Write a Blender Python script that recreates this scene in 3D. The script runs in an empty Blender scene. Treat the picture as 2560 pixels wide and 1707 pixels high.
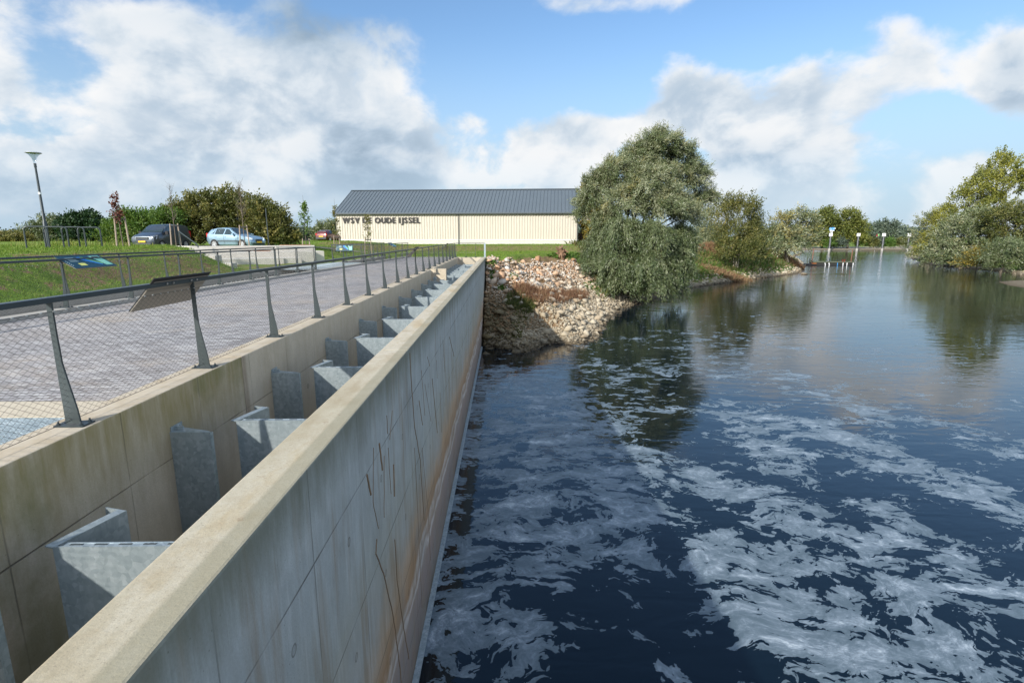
import bpy, bmesh, math, random
import numpy as np
from mathutils import Vector, Matrix
C = bpy.context.scene.collection
sc = bpy.context.scene
R = math.radians
# ------------------------------------------------------------------ camera
CAMZ = 6.74
cd = bpy.data.cameras.new('camera'); cam = bpy.data.objects.new('camera', cd); C.objects.link(cam)
cd.sensor_width = 36; cd.lens = 18.77; cd.clip_start = .05; cd.clip_end = 9000
PITCH, YAW = R(11.12), R(.86)
cam.location = (0, 0, CAMZ); cam.rotation_euler = (math.pi/2-PITCH, 0, -YAW)
sc.camera = cam
# ------------------------------------------------------------------ sun, exposure
SAZ, SEL = R(36), R(29)          # sun is behind the camera, to the left
S2 = Vector((-math.sin(SAZ)*math.cos(SEL), -math.cos(SAZ)*math.cos(SEL), math.sin(SEL)))
ld = bpy.data.lights.new('sun', 'SUN'); ld.energy = 3.7; ld.angle = R(.8); ld.color = (1, .95, .87)
sun = bpy.data.objects.new('sun', ld); C.objects.link(sun); sun.rotation_euler = S2.to_track_quat('Z', 'Y').to_euler()
sc.view_settings.view_transform = 'Standard'; sc.view_settings.look = 'None'
sc.view_settings.exposure = .84; sc.view_settings.gamma = 1
try:
    sc.cycles.max_bounces = 8; sc.cycles.transparent_max_bounces = 16
    sc.cycles.use_adaptive_sampling = True; sc.cycles.adaptive_threshold = .015
    sc.cycles.caustics_reflective = False; sc.cycles.caustics_refractive = False
    sc.cycles.sample_clamp_indirect = 8
except Exception: pass
# ------------------------------------------------------------------ node helper
class NT:
    def __init__(s, nt): s.t = nt; s.n = nt.nodes; s.l = nt.links
    def nd(s, typ, props=None, **ins):
        n = s.n.new(typ)
        for k, v in (props or {}).items(): setattr(n, k, v)
        for k, v in ins.items():
            k = k.replace('_', ' ') if not k.startswith('i') or not k[1:].isdigit() else int(k[1:])
            sk = n.inputs[k]
            if isinstance(v, bpy.types.NodeSocket): s.l.new(v, sk)
            elif isinstance(v, bpy.types.Node): s.l.new(v.outputs[0], sk)
            else:
                if sk.type == 'RGBA' and len(v) == 3: v = (*v, 1)
                sk.default_value = v
        return n
    def m(s, op, a, b=0.0, c=0.0, clamp=False):
        n = s.nd('ShaderNodeMath', dict(operation=op, use_clamp=clamp), i0=a, i1=b)
        if op in ('MULTIPLY_ADD', 'SMOOTH_MAX', 'SMOOTH_MIN', 'WRAP'):
            if isinstance(c, (int, float)): n.inputs[2].default_value = c
            else: s.l.new(c, n.inputs[2])
        return n.outputs[0]
    def vm(s, op, a, b=(0, 0, 0), c=None):
        n = s.nd('ShaderNodeVectorMath', dict(operation=op), i0=a)
        if op == 'SCALE':
            if isinstance(b, (int, float)): n.inputs[3].default_value = b
            else: s.l.new(b, n.inputs[3])
        else:
            for i, v in ((1, b), (2, c)):
                if v is None: continue
                if isinstance(v, bpy.types.NodeSocket): s.l.new(v, n.inputs[i])
                else: n.inputs[i].default_value = v
        return n.outputs['Value'] if op in ('LENGTH', 'DOT_PRODUCT', 'DISTANCE') else n.outputs[0]
    def noise(s, vec, scale, detail=4, rough=.55, dist=0, out=0):
        n = s.nd('ShaderNodeTexNoise', None, Vector=vec, Scale=float(scale), Detail=float(detail), Roughness=rough, Distortion=float(dist))
        return n.outputs[out]
    def mr(s, v, a, b, c=0., d=1., smooth=False):
        n = s.nd('ShaderNodeMapRange', dict(interpolation_type='SMOOTHSTEP' if smooth else 'LINEAR', clamp=True), i0=v)
        for i, x in ((1, a), (2, b), (3, c), (4, d)):
            if isinstance(x, bpy.types.NodeSocket): s.l.new(x, n.inputs[i])
            else: n.inputs[i].default_value = x
        return n.outputs[0]
    def ramp(s, v, stops, interp='LINEAR'):
        n = s.nd('ShaderNodeValToRGB', None, Fac=v); r = n.color_ramp; r.interpolation = interp
        while len(r.elements) < len(stops): r.elements.new(.5)
        for e, (p, col) in zip(r.elements, stops): e.position = p; e.color = (*col, 1) if len(col) == 3 else col
        return n.outputs[0]
    def mix(s, f, a, b, mode='MIX'):
        n = s.nd('ShaderNodeMix', dict(data_type='RGBA', blend_type=mode))
        for i, x in ((0, f), (6, a), (7, b)):
            if isinstance(x, bpy.types.NodeSocket): s.l.new(x, n.inputs[i])
            elif isinstance(x, (int, float)): n.inputs[i].default_value = x
            else: n.inputs[i].default_value = (*x, 1)
        return n.outputs[2]
    def sep(s, v): return s.nd('ShaderNodeSeparateXYZ', None, i0=v).outputs
    def comb(s, x, y, z): return s.nd('ShaderNodeCombineXYZ', None, i0=x, i1=y, i2=z).outputs[0]
    def mapv(s, v, scale=(1, 1, 1), rot=(0, 0, 0), loc=(0, 0, 0)):
        return s.nd('ShaderNodeMapping', None, Vector=v, Location=loc, Rotation=rot, Scale=scale).outputs[0]
    def bump(s, h, strength=.3, dist=.02, normal=None):
        n = s.nd('ShaderNodeBump', None, Height=h, Strength=strength, Distance=dist)
        if normal: s.l.new(normal, n.inputs['Normal'])
        return n.outputs[0]
    def attr(s, name, out='Fac'): return s.nd('ShaderNodeAttribute', dict(attribute_name=name)).outputs[out]
def newmat(name):
    m = bpy.data.materials.new(name); m.use_nodes = True; m.node_tree.nodes.clear()
    n = NT(m.node_tree); n.out = n.nd('ShaderNodeOutputMaterial'); return m, n
def pos(n): return n.nd('ShaderNodeNewGeometry').outputs['Position']
def finish(n, sh): n.l.new(sh.outputs[0] if isinstance(sh, bpy.types.Node) else sh, n.out.inputs['Surface'])
def bsdf(n, **k): return n.nd('ShaderNodeBsdfPrincipled', None, **k)
# ------------------------------------------------------------------ sky with clouds
def px_dir(X, Y):                       # direction of a point of the photograph (2560 wide), used to lay out the sky and the site plan
    u, v = (X-1280)/1335., (Y-853.5)/1335.
    f = math.cos(PITCH)-v*math.sin(PITCH); up = -math.sin(PITCH)-v*math.cos(PITCH)
    return Vector((u*math.cos(YAW)+f*math.sin(YAW), -u*math.sin(YAW)+f*math.cos(YAW), up))
def P(X, Y, z=0.):
    d = px_dir(X, Y); t = (z-CAMZ)/d.z; return Vector((d.x*t, d.y*t, z))
def PD(X, dist, z=0.):                  # at forward distance dist (m)
    d = px_dir(X, 591); return Vector((d.x/d.y*dist, dist, z))
def PX(X, Y, x):
    d = px_dir(X, Y); t = x/d.x; return Vector((x, d.y*t, CAMZ+d.z*t))
world = bpy.data.worlds.new('World'); sc.world = world; world.use_nodes = True
world.node_tree.nodes.clear()
n = NT(world.node_tree)
tc = n.nd('ShaderNodeTexCoord').outputs['Generated']
sky = n.nd('ShaderNodeTexSky', dict(sky_type='NISHITA', sun_disc=False, sun_elevation=SEL, sun_rotation=math.pi+SAZ, air_density=1.1, dust_density=.6, ozone_density=1.6)).outputs[0]
d = n.vm('NORMALIZE', tc); dx, dy, dz = n.sep(d)
az = n.m('ARCTAN2', dx, dy); el = n.m('ARCSINE', dz); ae = n.comb(az, el, 0.)
# (photo x, photo y, half width, half height, weight): where the clouds and the gaps stand round the horizon
BL = [(480, 170, 330, 200, .56), (700, 330, 330, 190, .54), (250, 60, 260, 110, .35), (880, 120, 230, 170, .40), (1010, 400, 190, 140, .38),
      (20, 230, 130, 130, .22), (90, 470, 210, 150, .42), (330, 450, 260, 120, .42), (620, 430, 260, 90, .35), (940, 480, 260, 120, .36),
      (1330, 380, 200, 150, .48), (1180, 300, 60, 40, .2), (1560, 300, 220, 120, .42), (1760, 240, 170, 120, .42), (1950, 330, 260, 130, .50), (2010, 200, 120, 110, .35),
      (2240, 150, 170, 140, .38), (2200, 60, 90, 60, .15), (2530, 150, 130, 180, .34), (2000, 470, 420, 130, .30), (2450, 480, 260, 160, .30), (1500, 10, 260, 50, .32), (1150, 10, 120, 40, .2),
      (1400, 200, 330, 110, -.45), (1500, 90, 500, 60, -.2), (2380, 300, 130, 90, -.25), (150, 130, 110, 150, -.24), (120, 330, 150, 60, -.20), (1250, 120, 180, 140, -.3), (560, 440, 60, 40, -.15), (1900, 90, 150, 90, -.3)]
def blobsum(BL):
  bias = None
  for (X, Y, hw, hh, w) in BL:
    c = px_dir(X, Y).normalized(); a0 = math.atan2(c.x, c.y); e0 = math.asin(c.z)
    q = px_dir(X+hw, Y).normalized(); sa = abs(math.atan2(q.x, q.y)-a0)
    q = px_dir(X, Y-hh).normalized(); se = abs(math.asin(q.z)-e0)
    v = n.vm('MULTIPLY_ADD', ae, (1/sa, 1/se, 0), (-a0/sa, -e0/se, 0))
    g = n.mr(n.vm('LENGTH', v), 0., 1.35, w, 0., True)
    bias = g if bias is None else n.m('ADD', bias, g)
  return bias
bias = blobsum(BL)
# sky out of view, seen in reflections: clouds added and brightened to lift shaded faces
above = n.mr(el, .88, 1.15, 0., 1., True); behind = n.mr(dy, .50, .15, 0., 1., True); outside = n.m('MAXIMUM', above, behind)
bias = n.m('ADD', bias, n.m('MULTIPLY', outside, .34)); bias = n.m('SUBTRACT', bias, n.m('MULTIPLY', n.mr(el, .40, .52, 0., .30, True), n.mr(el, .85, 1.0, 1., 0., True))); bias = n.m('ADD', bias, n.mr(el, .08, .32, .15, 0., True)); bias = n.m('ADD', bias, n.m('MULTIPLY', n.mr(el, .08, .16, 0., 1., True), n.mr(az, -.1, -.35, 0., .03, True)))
v = n.mapv(d, (1, 1, 1.4)); w = n.noise(v, 3.2, 3, .5, 0, 1)
v2 = n.vm('ADD', v, n.vm('SCALE', n.vm('SUBTRACT', w, (.5, .5, .5)), .12))
A0 = n.noise(v2, 5.2, 11, .57); A1 = n.noise(n.vm('ADD', v2, (-.02, .0, .055)), 5.2, 7, .54); A2 = n.noise(v2, 2.1, 3, .5)
cov = n.m('ADD', n.m('ADD', n.m('MULTIPLY_ADD', A0, 1.55, -.775), n.m('MULTIPLY_ADD', A2, .45, -.225)), n.m('SUBTRACT', bias, .22))
aw = n.mr(el, .12, .45, .15, .28); alpha = n.mr(cov, n.m('MULTIPLY', aw, -.45), aw, 0., 1., True)
lit = n.mr(n.m('SUBTRACT', A0, A1), -.12, .13, 0., 1., True)
dark = blobsum([(800, 30, 340, 140, .56), (930, 390, 190, 120, .26), (60, 500, 200, 90, .22), (560, 380, 260, 60, .08), (1880, 400, 300, 60, .20), (420, 560, 300, 50, .12), (2540, 180, 90, 110, .26), (1000, 470, 220, 40, .12), (350, 300, 200, 100, .05)])
edge = n.m('ADD', n.mr(cov, .02, .34, .16, 0., True), n.mr(el, .08, .3, .07, 0., True))
lum = n.m('ADD', n.m('SUBTRACT', n.m('MULTIPLY_ADD', lit, n.mr(el, .2, .5, .44, .20), n.mr(el, .2, .5, .49, .60)), dark), n.m('SUBTRACT', edge, .02))
ccol = n.ramp(lum, [(.0, (.20, .29, .38)), (.25, (.32, .425, .54)), (.50, (.49, .60, .72)), (.75, (.72, .79, .86)), (1., (.93, .94, .95))])
base = n.vm('MULTIPLY', sky, (.84, 1.0, 1.14))
hz = n.mr(el, .02, .36, .90, .0, True)
SK = 6.3
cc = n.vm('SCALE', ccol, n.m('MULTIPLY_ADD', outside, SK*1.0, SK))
veil = n.mix(hz, base, n.vm('SCALE', n.comb(.55, .72, .90), SK*.88))
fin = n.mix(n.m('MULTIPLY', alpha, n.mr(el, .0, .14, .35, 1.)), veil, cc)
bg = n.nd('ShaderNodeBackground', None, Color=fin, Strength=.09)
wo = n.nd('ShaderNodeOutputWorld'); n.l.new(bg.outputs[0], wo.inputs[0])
try: world.cycles.sampling_method = 'MANUAL'; world.cycles.sample_map_resolution = 512
except Exception: pass
# ------------------------------------------------------------------ mesh + tagging helpers
def tag(o, label=None, cat=None, group=None, kind=None):
    if label: o['label'] = label
    if cat: o['category'] = cat
    if group: o['group'] = group
    if kind: o['kind'] = kind
    return o
def empty(name, loc=(0, 0, 0), rz=0.):
    o = bpy.data.objects.new(name, None); C.objects.link(o); o.location = loc; o.rotation_euler = (0, 0, rz); o.empty_display_size = .2; return o
def link(name, me, mat, parent=None):
    o = bpy.data.objects.new(name, me); C.objects.link(o)
    for m_ in (mat if isinstance(mat, (list, tuple)) else [mat]):
        if m_: me.materials.append(m_)
    if parent: o.parent = parent
    return o
def copy_tree(o, parent=None):
    c = o.copy(); C.objects.link(c)
    c.parent = parent
    for ch in list(o.children): copy_tree(ch, c)
    return c
class MB:
    def __init__(s): s.v = []; s.f = []; s.mi = []; s.cur = 0
    def add(s, vs, fs):
        b = len(s.v); s.v += [tuple(x) for x in vs]
        for f in fs: s.f.append([b+i for i in f]); s.mi.append(s.cur)
        return s
    def box(s, a, b, M=None):
        (x0, y0, z0), (x1, y1, z1) = a, b
        vs = [(x, y, z) for z in (z0, z1) for y in (y0, y1) for x in (x0, x1)]
        if M: vs = [M @ Vector(v) for v in vs]
        return s.add(vs, [(0, 2, 3, 1), (4, 5, 7, 6), (0, 1, 5, 4), (2, 6, 7, 3), (0, 4, 6, 2), (1, 3, 7, 5)])
    def prism(s, poly, z0, z1, M=None):      # ccw polygon in xy extruded in z
        k = len(poly); vs = [(x, y, z0) for x, y in poly]+[(x, y, z1) for x, y in poly]
        if M: vs = [M @ Vector(v) for v in vs]
        fs = [tuple(range(k-1, -1, -1)), tuple(range(k, 2*k))]+[(i, (i+1) % k, k+(i+1) % k, k+i) for i in range(k)]
        return s.add(vs, fs)
    def tube(s, pts, r, k=8, cap=True):
        pts = [Vector(p) for p in pts]; rs = r if isinstance(r, (list, tuple)) else [r]*len(pts)
        vs = []; fs = []; prev = None
        for i, p in enumerate(pts):
            t = (pts[min(i+1, len(pts)-1)]-pts[max(i-1, 0)]).normalized()
            if prev is None:
                up = Vector((0, 0, 1)) if abs(t.z) < .9 else Vector((1, 0, 0))
                u = t.cross(up).normalized()
            else: u = (prev-t*prev.dot(t)).normalized()
            prev = u; w = t.cross(u)
            for j in range(k):
                a = 2*math.pi*(j+.5)/k; vs.append(p+(u*math.cos(a)+w*math.sin(a))*rs[i])
        for i in range(len(pts)-1):
            for j in range(k): fs.append((i*k+j, i*k+(j+1) % k, (i+1)*k+(j+1) % k, (i+1)*k+j))
        if cap: fs += [tuple(range(k-1, -1, -1)), tuple(range((len(pts)-1)*k, len(pts)*k))]
        return s.add(vs, fs)
    def lathe(s, prof, k=16, M=None, c=(0, 0, 0)):
        vs = [(c[0]+r*math.cos(2*math.pi*j/k), c[1]+r*math.sin(2*math.pi*j/k), c[2]+z) for r, z in prof for j in range(k)]
        if M: vs = [M @ Vector(v) for v in vs]
        fs = [(i*k+j, i*k+(j+1) % k, (i+1)*k+(j+1) % k, (i+1)*k+j) for i in range(len(prof)-1) for j in range(k)]
        return s.add(vs, fs)
    def loft(s, rings, close=True, caps=True):
        k = len(rings[0]); vs = [v for r in rings for v in r]; e = k if close else k-1
        fs = [(i*k+j, i*k+(j+1) % k, (i+1)*k+(j+1) % k, (i+1)*k+j) for i in range(len(rings)-1) for j in range(e)]
        if caps: fs += [tuple(range(k-1, -1, -1)), tuple(range((len(rings)-1)*k, len(rings)*k))]
        return s.add(vs, fs)
    def mesh(s, name, smooth=False, bevel=0.):
        me = bpy.data.meshes.new(name); me.from_pydata([tuple(v) for v in s.v], [], s.f)
        if any(s.mi): me.polygons.foreach_set('material_index', s.mi)
        if smooth or bevel:
            bm = bmesh.new(); bm.from_mesh(me)
            if bevel:
                ed = [e for e in bm.edges if len(e.link_faces) == 2 and e.calc_face_angle(0) > .5]
                bmesh.ops.bevel(bm, geom=ed, offset=bevel, segments=2, affect='EDGES', profile=.6)
            bm.normal_update()
            if smooth:
                for f in bm.faces: f.smooth = True
                for e in bm.edges:
                    if len(e.link_faces) == 2 and e.calc_face_angle(0) > R(38): e.smooth = False
            bm.to_mesh(me); bm.free()
        me.update(); return me
    def build(s, name, mat, parent=None, smooth=False, bevel=0.): return link(name, s.mesh(name, smooth, bevel), mat, parent)
def np_mesh(name, V, F, attrs=None, smooth=False):
    """V (n,3); F (m,k) equal-size faces; attrs {name: face values}"""
    me = bpy.data.meshes.new(name); V = np.asarray(V, np.float32); F = np.asarray(F, np.int32); k = F.shape[1]
    me.vertices.add(len(V)); me.vertices.foreach_set('co', V.ravel())
    me.loops.add(F.size); me.loops.foreach_set('vertex_index', F.ravel())
    me.polygons.add(len(F)); me.polygons.foreach_set('loop_start', np.arange(0, F.size, k, dtype=np.int32))
    if smooth: me.polygons.foreach_set('use_smooth', np.ones(len(F), bool))
    me.update(calc_edges=True)
    for a, vals in (attrs or {}).items():
        dom = 'FACE' if len(vals) == len(F) else 'POINT'
        at = me.attributes.new(a, 'FLOAT', dom); at.data.foreach_set('value', np.asarray(vals, np.float32))
    return me
# ------------------------------------------------------------------ materials
def simple(name, col, rough=.6, metal=0., var=.12, scale=8., bumpd=0., spec=.5):
    m, n = newmat(name); p = pos(n)
    f = n.noise(p, scale, 5, .6)
    c = n.mix(f, tuple(max(0, x*(1-var)) for x in col), tuple(min(1, x*(1+var)) for x in col))
    b = bsdf(n, Base_Color=c, Roughness=rough, Metallic=metal); b.inputs['Specular IOR Level'].default_value = spec
    if bumpd: n.l.new(n.bump(f, .5, bumpd), b.inputs['Normal'])
    finish(n, b); return m
M = {}
M['paint'] = simple('dark_teal_grey_paint', (.030, .042, .048), .38, 0, .1, 30)
M['paint2'] = simple('grey_green_paint', (.034, .046, .048), .42, 0, .1, 30)
M['steel'] = simple('stainless_steel', (.55, .56, .57), .3, .9, .15, 20)
M['wire'] = simple('stainless_wire', (.07, .07, .068), .5, .4, .1, 3)
M['black'] = simple('black_rubber', (.012, .012, .013), .7)
M['white'] = simple('white_paint', (.75, .76, .76), .5)
M['stake'] = simple('peeled_wood_stake', (.33, .26, .20), .8, 0, .3, 14)
M['strap'] = simple('rubber_strap', (.02, .02, .02), .8)
M['bark'] = simple('bark', (.13, .105, .08), .9, 0, .5, 12, .02)
M['bark_pale'] = simple('pale_bark', (.28, .25, .19), .9, 0, .4, 12, .02)
M['wood'] = simple('bench_hardwood', (.30, .14, .07), .7, 0, .3, 9)
M['rust'] = simple('rusty_steel', (.20, .09, .06), .8, 0, .3, 9)
M['stump'] = simple('rootwood', (.20, .12, .07), .9, 0, .6, 6, .05)
def galv():
    m, n = newmat('galvanised_steel'); p = pos(n)
    vo = n.nd('ShaderNodeTexVoronoi', dict(feature='F1'), Vector=n.mapv(p, (1, 1, 1)), Scale=26., Randomness=1.).outputs['Color']
    sp = n.sep(vo)[0]; big = n.noise(p, 2.2, 5, .6); st = n.noise(n.mapv(p, (3, 3, .6)), 4, 5, .65)
    f = n.m('ADD', n.m('MULTIPLY', sp, .22), n.m('ADD', n.m('MULTIPLY', big, .45), n.m('MULTIPLY', st, .5)))
    c = n.ramp(f, [(.3, (.24, .29, .31)), (.55, (.36, .42, .44)), (.8, (.52, .58, .60))])
    b = bsdf(n, Base_Color=c, Metallic=.55, Roughness=n.mr(f, .3, .8, .50, .34))
    n.l.new(n.bump(st, .25, .01), b.inputs['Normal']); finish(n, b); return m
M['galv'] = galv()
def concrete(name, a=(.40, .35, .27), b_=(.50, .44, .35), mode=''):
    m, n = newmat(name); p = pos(n); x, y, z = n.sep(p)
    lo = n.noise(p, .55, 5, .6); mid = n.noise(p, 4., 6, .65); fine = n.noise(p, 60., 4, .6)
    c = n.mix(lo, a, b_)
    c = n.mix(n.mr(mid, .35, .7, 0., .35), c, tuple(v*.72 for v in a))
    c = n.mix(n.mr(fine, .3, .75, .22, 0.), c, (.16, .15, .12)); pit = n.nd('ShaderNodeTexVoronoi', dict(feature='F1'), Vector=p, Scale=17., Randomness=1.).outputs['Distance']; c = n.mix(n.m('MULTIPLY', n.mr(pit, .05, .11, .75, 0.), n.mr(n.noise(p, 1.9, 4, .6), .45, .6)), c, (.10, .09, .07))
    h = n.m('ADD', n.m('MULTIPLY', mid, .4), n.m('MULTIPLY', fine, .25))
    if mode in ('inner', 'river'):
        # vertical runs of damp and lime
        st = n.noise(n.comb(n.m('MULTIPLY', x, .5), n.m('MULTIPLY', y, 1.9), n.m('MULTIPLY', z, .42)), 1.9, 8, .72)
        st2 = n.noise(n.comb(x, n.m('MULTIPLY', y, 5.), n.m('MULTIPLY', z, .6)), 2., 6, .7)
        # board seams and panel joints
        def line(v, per, w, off=0.):
            k = n.m('PINGPONG', n.m('ADD', v, off), per/2); return n.mr(k, w*.5, w, 1., 0.)
        seam = n.m('MAXIMUM', n.m('MULTIPLY', line(y, 1.31, .008, .3), .45), n.m('MULTIPLY', line(z, 1.22, .010, .55), .7))
        wob = n.noise(p, 1.3, 3, .5)
        seam = n.m('MULTIPLY', seam, n.mr(wob, .35, .6, .15, 1.))
        # tie holes
        hy = n.m('SUBTRACT', n.m('FLOORED_MODULO', n.m('ADD', y, .1), 1.31), .65); hz_ = n.m('SUBTRACT', n.m('FLOORED_MODULO', n.m('ADD', z, .28), 1.22), .61)
        rr = n.m('SQRT', n.m('ADD', n.m('MULTIPLY', hy, hy), n.m('MULTIPLY', hz_, hz_)))
        hole = n.m('MAXIMUM', n.mr(n.m('ABSOLUTE', n.m('SUBTRACT', rr, .038)), .004, .010, .8, 0.), n.mr(rr, .03, .036, .3, 0.))
    if mode == 'inner':
        c = n.mix(n.mr(st, .42, .70, 0., .40), c, (.36, .28, .19))
        c = n.mix(n.mr(st2, .55, .75, 0., .30), c, (.66, .61, .53))
        near = n.mr(y, 7.33, 7.36, 1., .10)
        jn = n.mr(n.m('ABSOLUTE', n.m('SUBTRACT', y, 7.40)), .02, .09, .7, 0.); c = n.mix(n.m('MULTIPLY', jn, n.mr(st2, .3, .6, .4, 1.)), c, (.20, .14, .10))
        top = n.mr(n.m('ADD', z, n.m('MULTIPLY', st, 1.1)), 4.6, 5.5, 0., 1.)
        c = n.mix(n.m('MULTIPLY', n.m('MULTIPLY', top, near), n.mr(st2, .3, .6, .4, .9)), c, (.27, .22, .095))
        gr = n.m('MULTIPLY', n.mr(n.noise(p, .9, 5, .6), .52, .66), near)
        c = n.mix(n.m('MULTIPLY', gr, .5), c, (.14, .15, .05))
        flat = n.mr(n.sep(n.nd('ShaderNodeNewGeometry').outputs['Normal'])[2], .4, .8)
        c = n.mix(flat, c, n.mix(n.mr(mid, .4, .7), (.47, .41, .32), (.38, .31, .215)))
    if mode == 'river':
        c = n.mix(n.mr(st, .40, .66, 0., .50), c, (.32, .32, .29))
        c = n.mix(n.mr(st2, .5, .72, 0., .45), c, (.66, .69, .67))
        zz = n.m('ADD', z, n.m('MULTIPLY', n.m('SUBTRACT', n.noise(n.comb(x, n.m('MULTIPLY', y, .35), z), 1.6, 6, .6), .5), .9))
        k = n.ramp(n.m('DIVIDE', zz, 4.), [(0., (.09, .075, .055)), (.06, (.19, .145, .12)), (.20, (.29, .22, .19)), (.27, (.34, .25, .20)), (.30, (.60, .53, .47)), (.33, (.36, .25, .18)), (.37, (.55, .46, .38)), (.40, (.36, .20, .09)), (.52, (.52, .30, .13)), (.63, (.42, .29, .155)), (.80, (.40, .35, .22)), (1., (.46, .44, .36))])
        c = n.mix(n.m('MULTIPLY', n.mr(zz, 1.5, 4.3, .95, 0.), n.mr(n.noise(n.comb(x, n.m('MULTIPLY', y, .6), n.m('MULTIPLY', z, .6)), 1.1, 6, .65), .32, .60, n.mr(zz, 1.6, 2.6, 1., .25), 1.)), c, k)
        st4 = n.noise(n.comb(x, n.m('MULTIPLY', y, 1.1), n.m('MULTIPLY', z, .8)), .9, 7, .7); c = n.mix(n.mr(st4, .48, .70, 0., .5), c, (.25, .26, .24)); st3 = n.noise(n.comb(x, n.m('MULTIPLY', y, 4.), n.m('MULTIPLY', z, .5)), 1.1, 4, .6)
        c = n.mix(n.mr(st3, .50, .68, 0., .45), c, (.27, .19, .105))
        top = n.mr(n.m('ADD', z, n.m('MULTIPLY', st, .5)), 4.85, 5.28, 0., .65)
        c = n.mix(top, c, (.13, .135, .08))
    if mode in ('inner', 'river'):
        if mode == 'river':
            flat = n.mr(n.sep(n.nd('ShaderNodeNewGeometry').outputs['Normal'])[2], .4, .8)
            big = n.noise(n.comb(n.m('MULTIPLY', x, 1.5), n.m('MULTIPLY', y, .55), z), 1.3, 7, .62)
            tt = n.ramp(big, [(.30, (.31, .25, .165)), (.43, (.41, .36, .27)), (.52, (.47, .425, .34)), (.60, (.43, .36, .25)), (.70, (.36, .255, .15))]); tt = n.mix(n.mr(n.noise(p, 28., 5, .7), .42, .7, 0., .35), tt, (.26, .215, .14)); tt = n.mix(n.mr(n.noise(p, 2.3, 7, .72), .50, .68, 0., .5), tt, (.30, .235, .15)); tt = n.mix(n.mr(y, 5.2, 7.5, .30, 0.), tt, (.30, .275, .19)); tt = n.mix(n.mr(n.noise(p, 75., 3, .8), .60, .66, 0., .55), tt, (.17, .145, .11)); tt = n.mix(n.mr(n.m('ABSOLUTE', n.m('ADD', x, 1.50)), .055, .085, .55, 0.), tt, (.20, .19, .13))
            sp = n.mr(n.noise(p, 9., 4, .6), .66, .72, 0., .6)
            tt = n.mix(sp, tt, (.22, .16, .10))
            jy = line(y, 7.5, .010, -.27)
            tt = n.mix(n.m('MULTIPLY', jy, .6), tt, (.12, .10, .08))
            c = n.mix(flat, c, tt)
        inv = n.m('SUBTRACT', 1., flat)
        c = n.mix(n.m('MULTIPLY', seam, inv), c, (.09, .08, .06))
        c = n.mix(n.m('MULTIPLY', hole, n.m('MULTIPLY', inv, .8)), c, (.12, .11, .09))
        h = n.m('SUBTRACT', h, n.m('MULTIPLY', n.m('MULTIPLY', seam, inv), 1.2))
    b = bsdf(n, Base_Color=c, Roughness=.85); b.inputs['Specular IOR Level'].default_value = .25
    n.l.new(n.bump(h, .8, .012), b.inputs['Normal']); finish(n, b); return m
M['c_in'] = concrete('formwork_concrete', (.58, .49, .37), (.67, .59, .47), 'inner')
M['c_riv'] = concrete('weathered_river_concrete', (.44, .47, .455), (.55, .58, .56), 'river')
M['c_plain'] = concrete('pale_concrete', (.56, .53, .47), (.66, .63, .57))
M['c_warm'] = concrete('warm_concrete', (.50, .43, .32), (.60, .53, .42))
M['kerb'] = concrete('kerb_concrete', (.36, .34, .30), (.46, .44, .40))
def paving():
    m, n = newmat('clay_paving'); p = pos(n); x, y, z = n.sep(p)
    br = n.nd('ShaderNodeTexBrick', dict(offset=.5, squash=1.), Vector=n.comb(x, y, 0.), Color1=(.0, .0, .0), Color2=(1., 1., 1.), Mortar=(.5, .5, .5), Scale=1., Mortar_Size=.010, Mortar_Smooth=.3, Bias=0., Brick_Width=.20, Row_Height=.10)
    f = n.sep(br.outputs['Color'])[0]; mo = br.outputs['Fac']
    c = n.ramp(f, [(0., (.19, .183, .183)), (.35, (.265, .255, .255)), (.65, (.31, .303, .303)), (1., (.42, .41, .40))])
    big = n.noise(p, .35, 5, .6); c = n.mix(n.mr(big, .35, .65), c, n.mix(.5, c, (.40, .36, .33)))
    c = n.mix(n.m('MULTIPLY', mo, n.mr(n.noise(p, 1.7, 4, .6), .38, .58, .25, 1.)), c, (.075, .055, .040))
    fi = n.noise(p, 45, 4, .6); c = n.mix(n.mr(fi, .45, .75, 0., .3), c, (.16, .145, .145))
    sd = n.mr(n.noise(p, .5, 6, .7), .52, .68, 0., .45); c = n.mix(sd, c, (.42, .34, .25))
    b = bsdf(n, Base_Color=c, Roughness=.8)
    n.l.new(n.bump(n.m('ADD', n.m('MULTIPLY', mo, -1.), n.m('MULTIPLY', f, .4)), .6, .006), b.inputs['Normal']); finish(n, b); return m
M['paving'] = paving()
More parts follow.
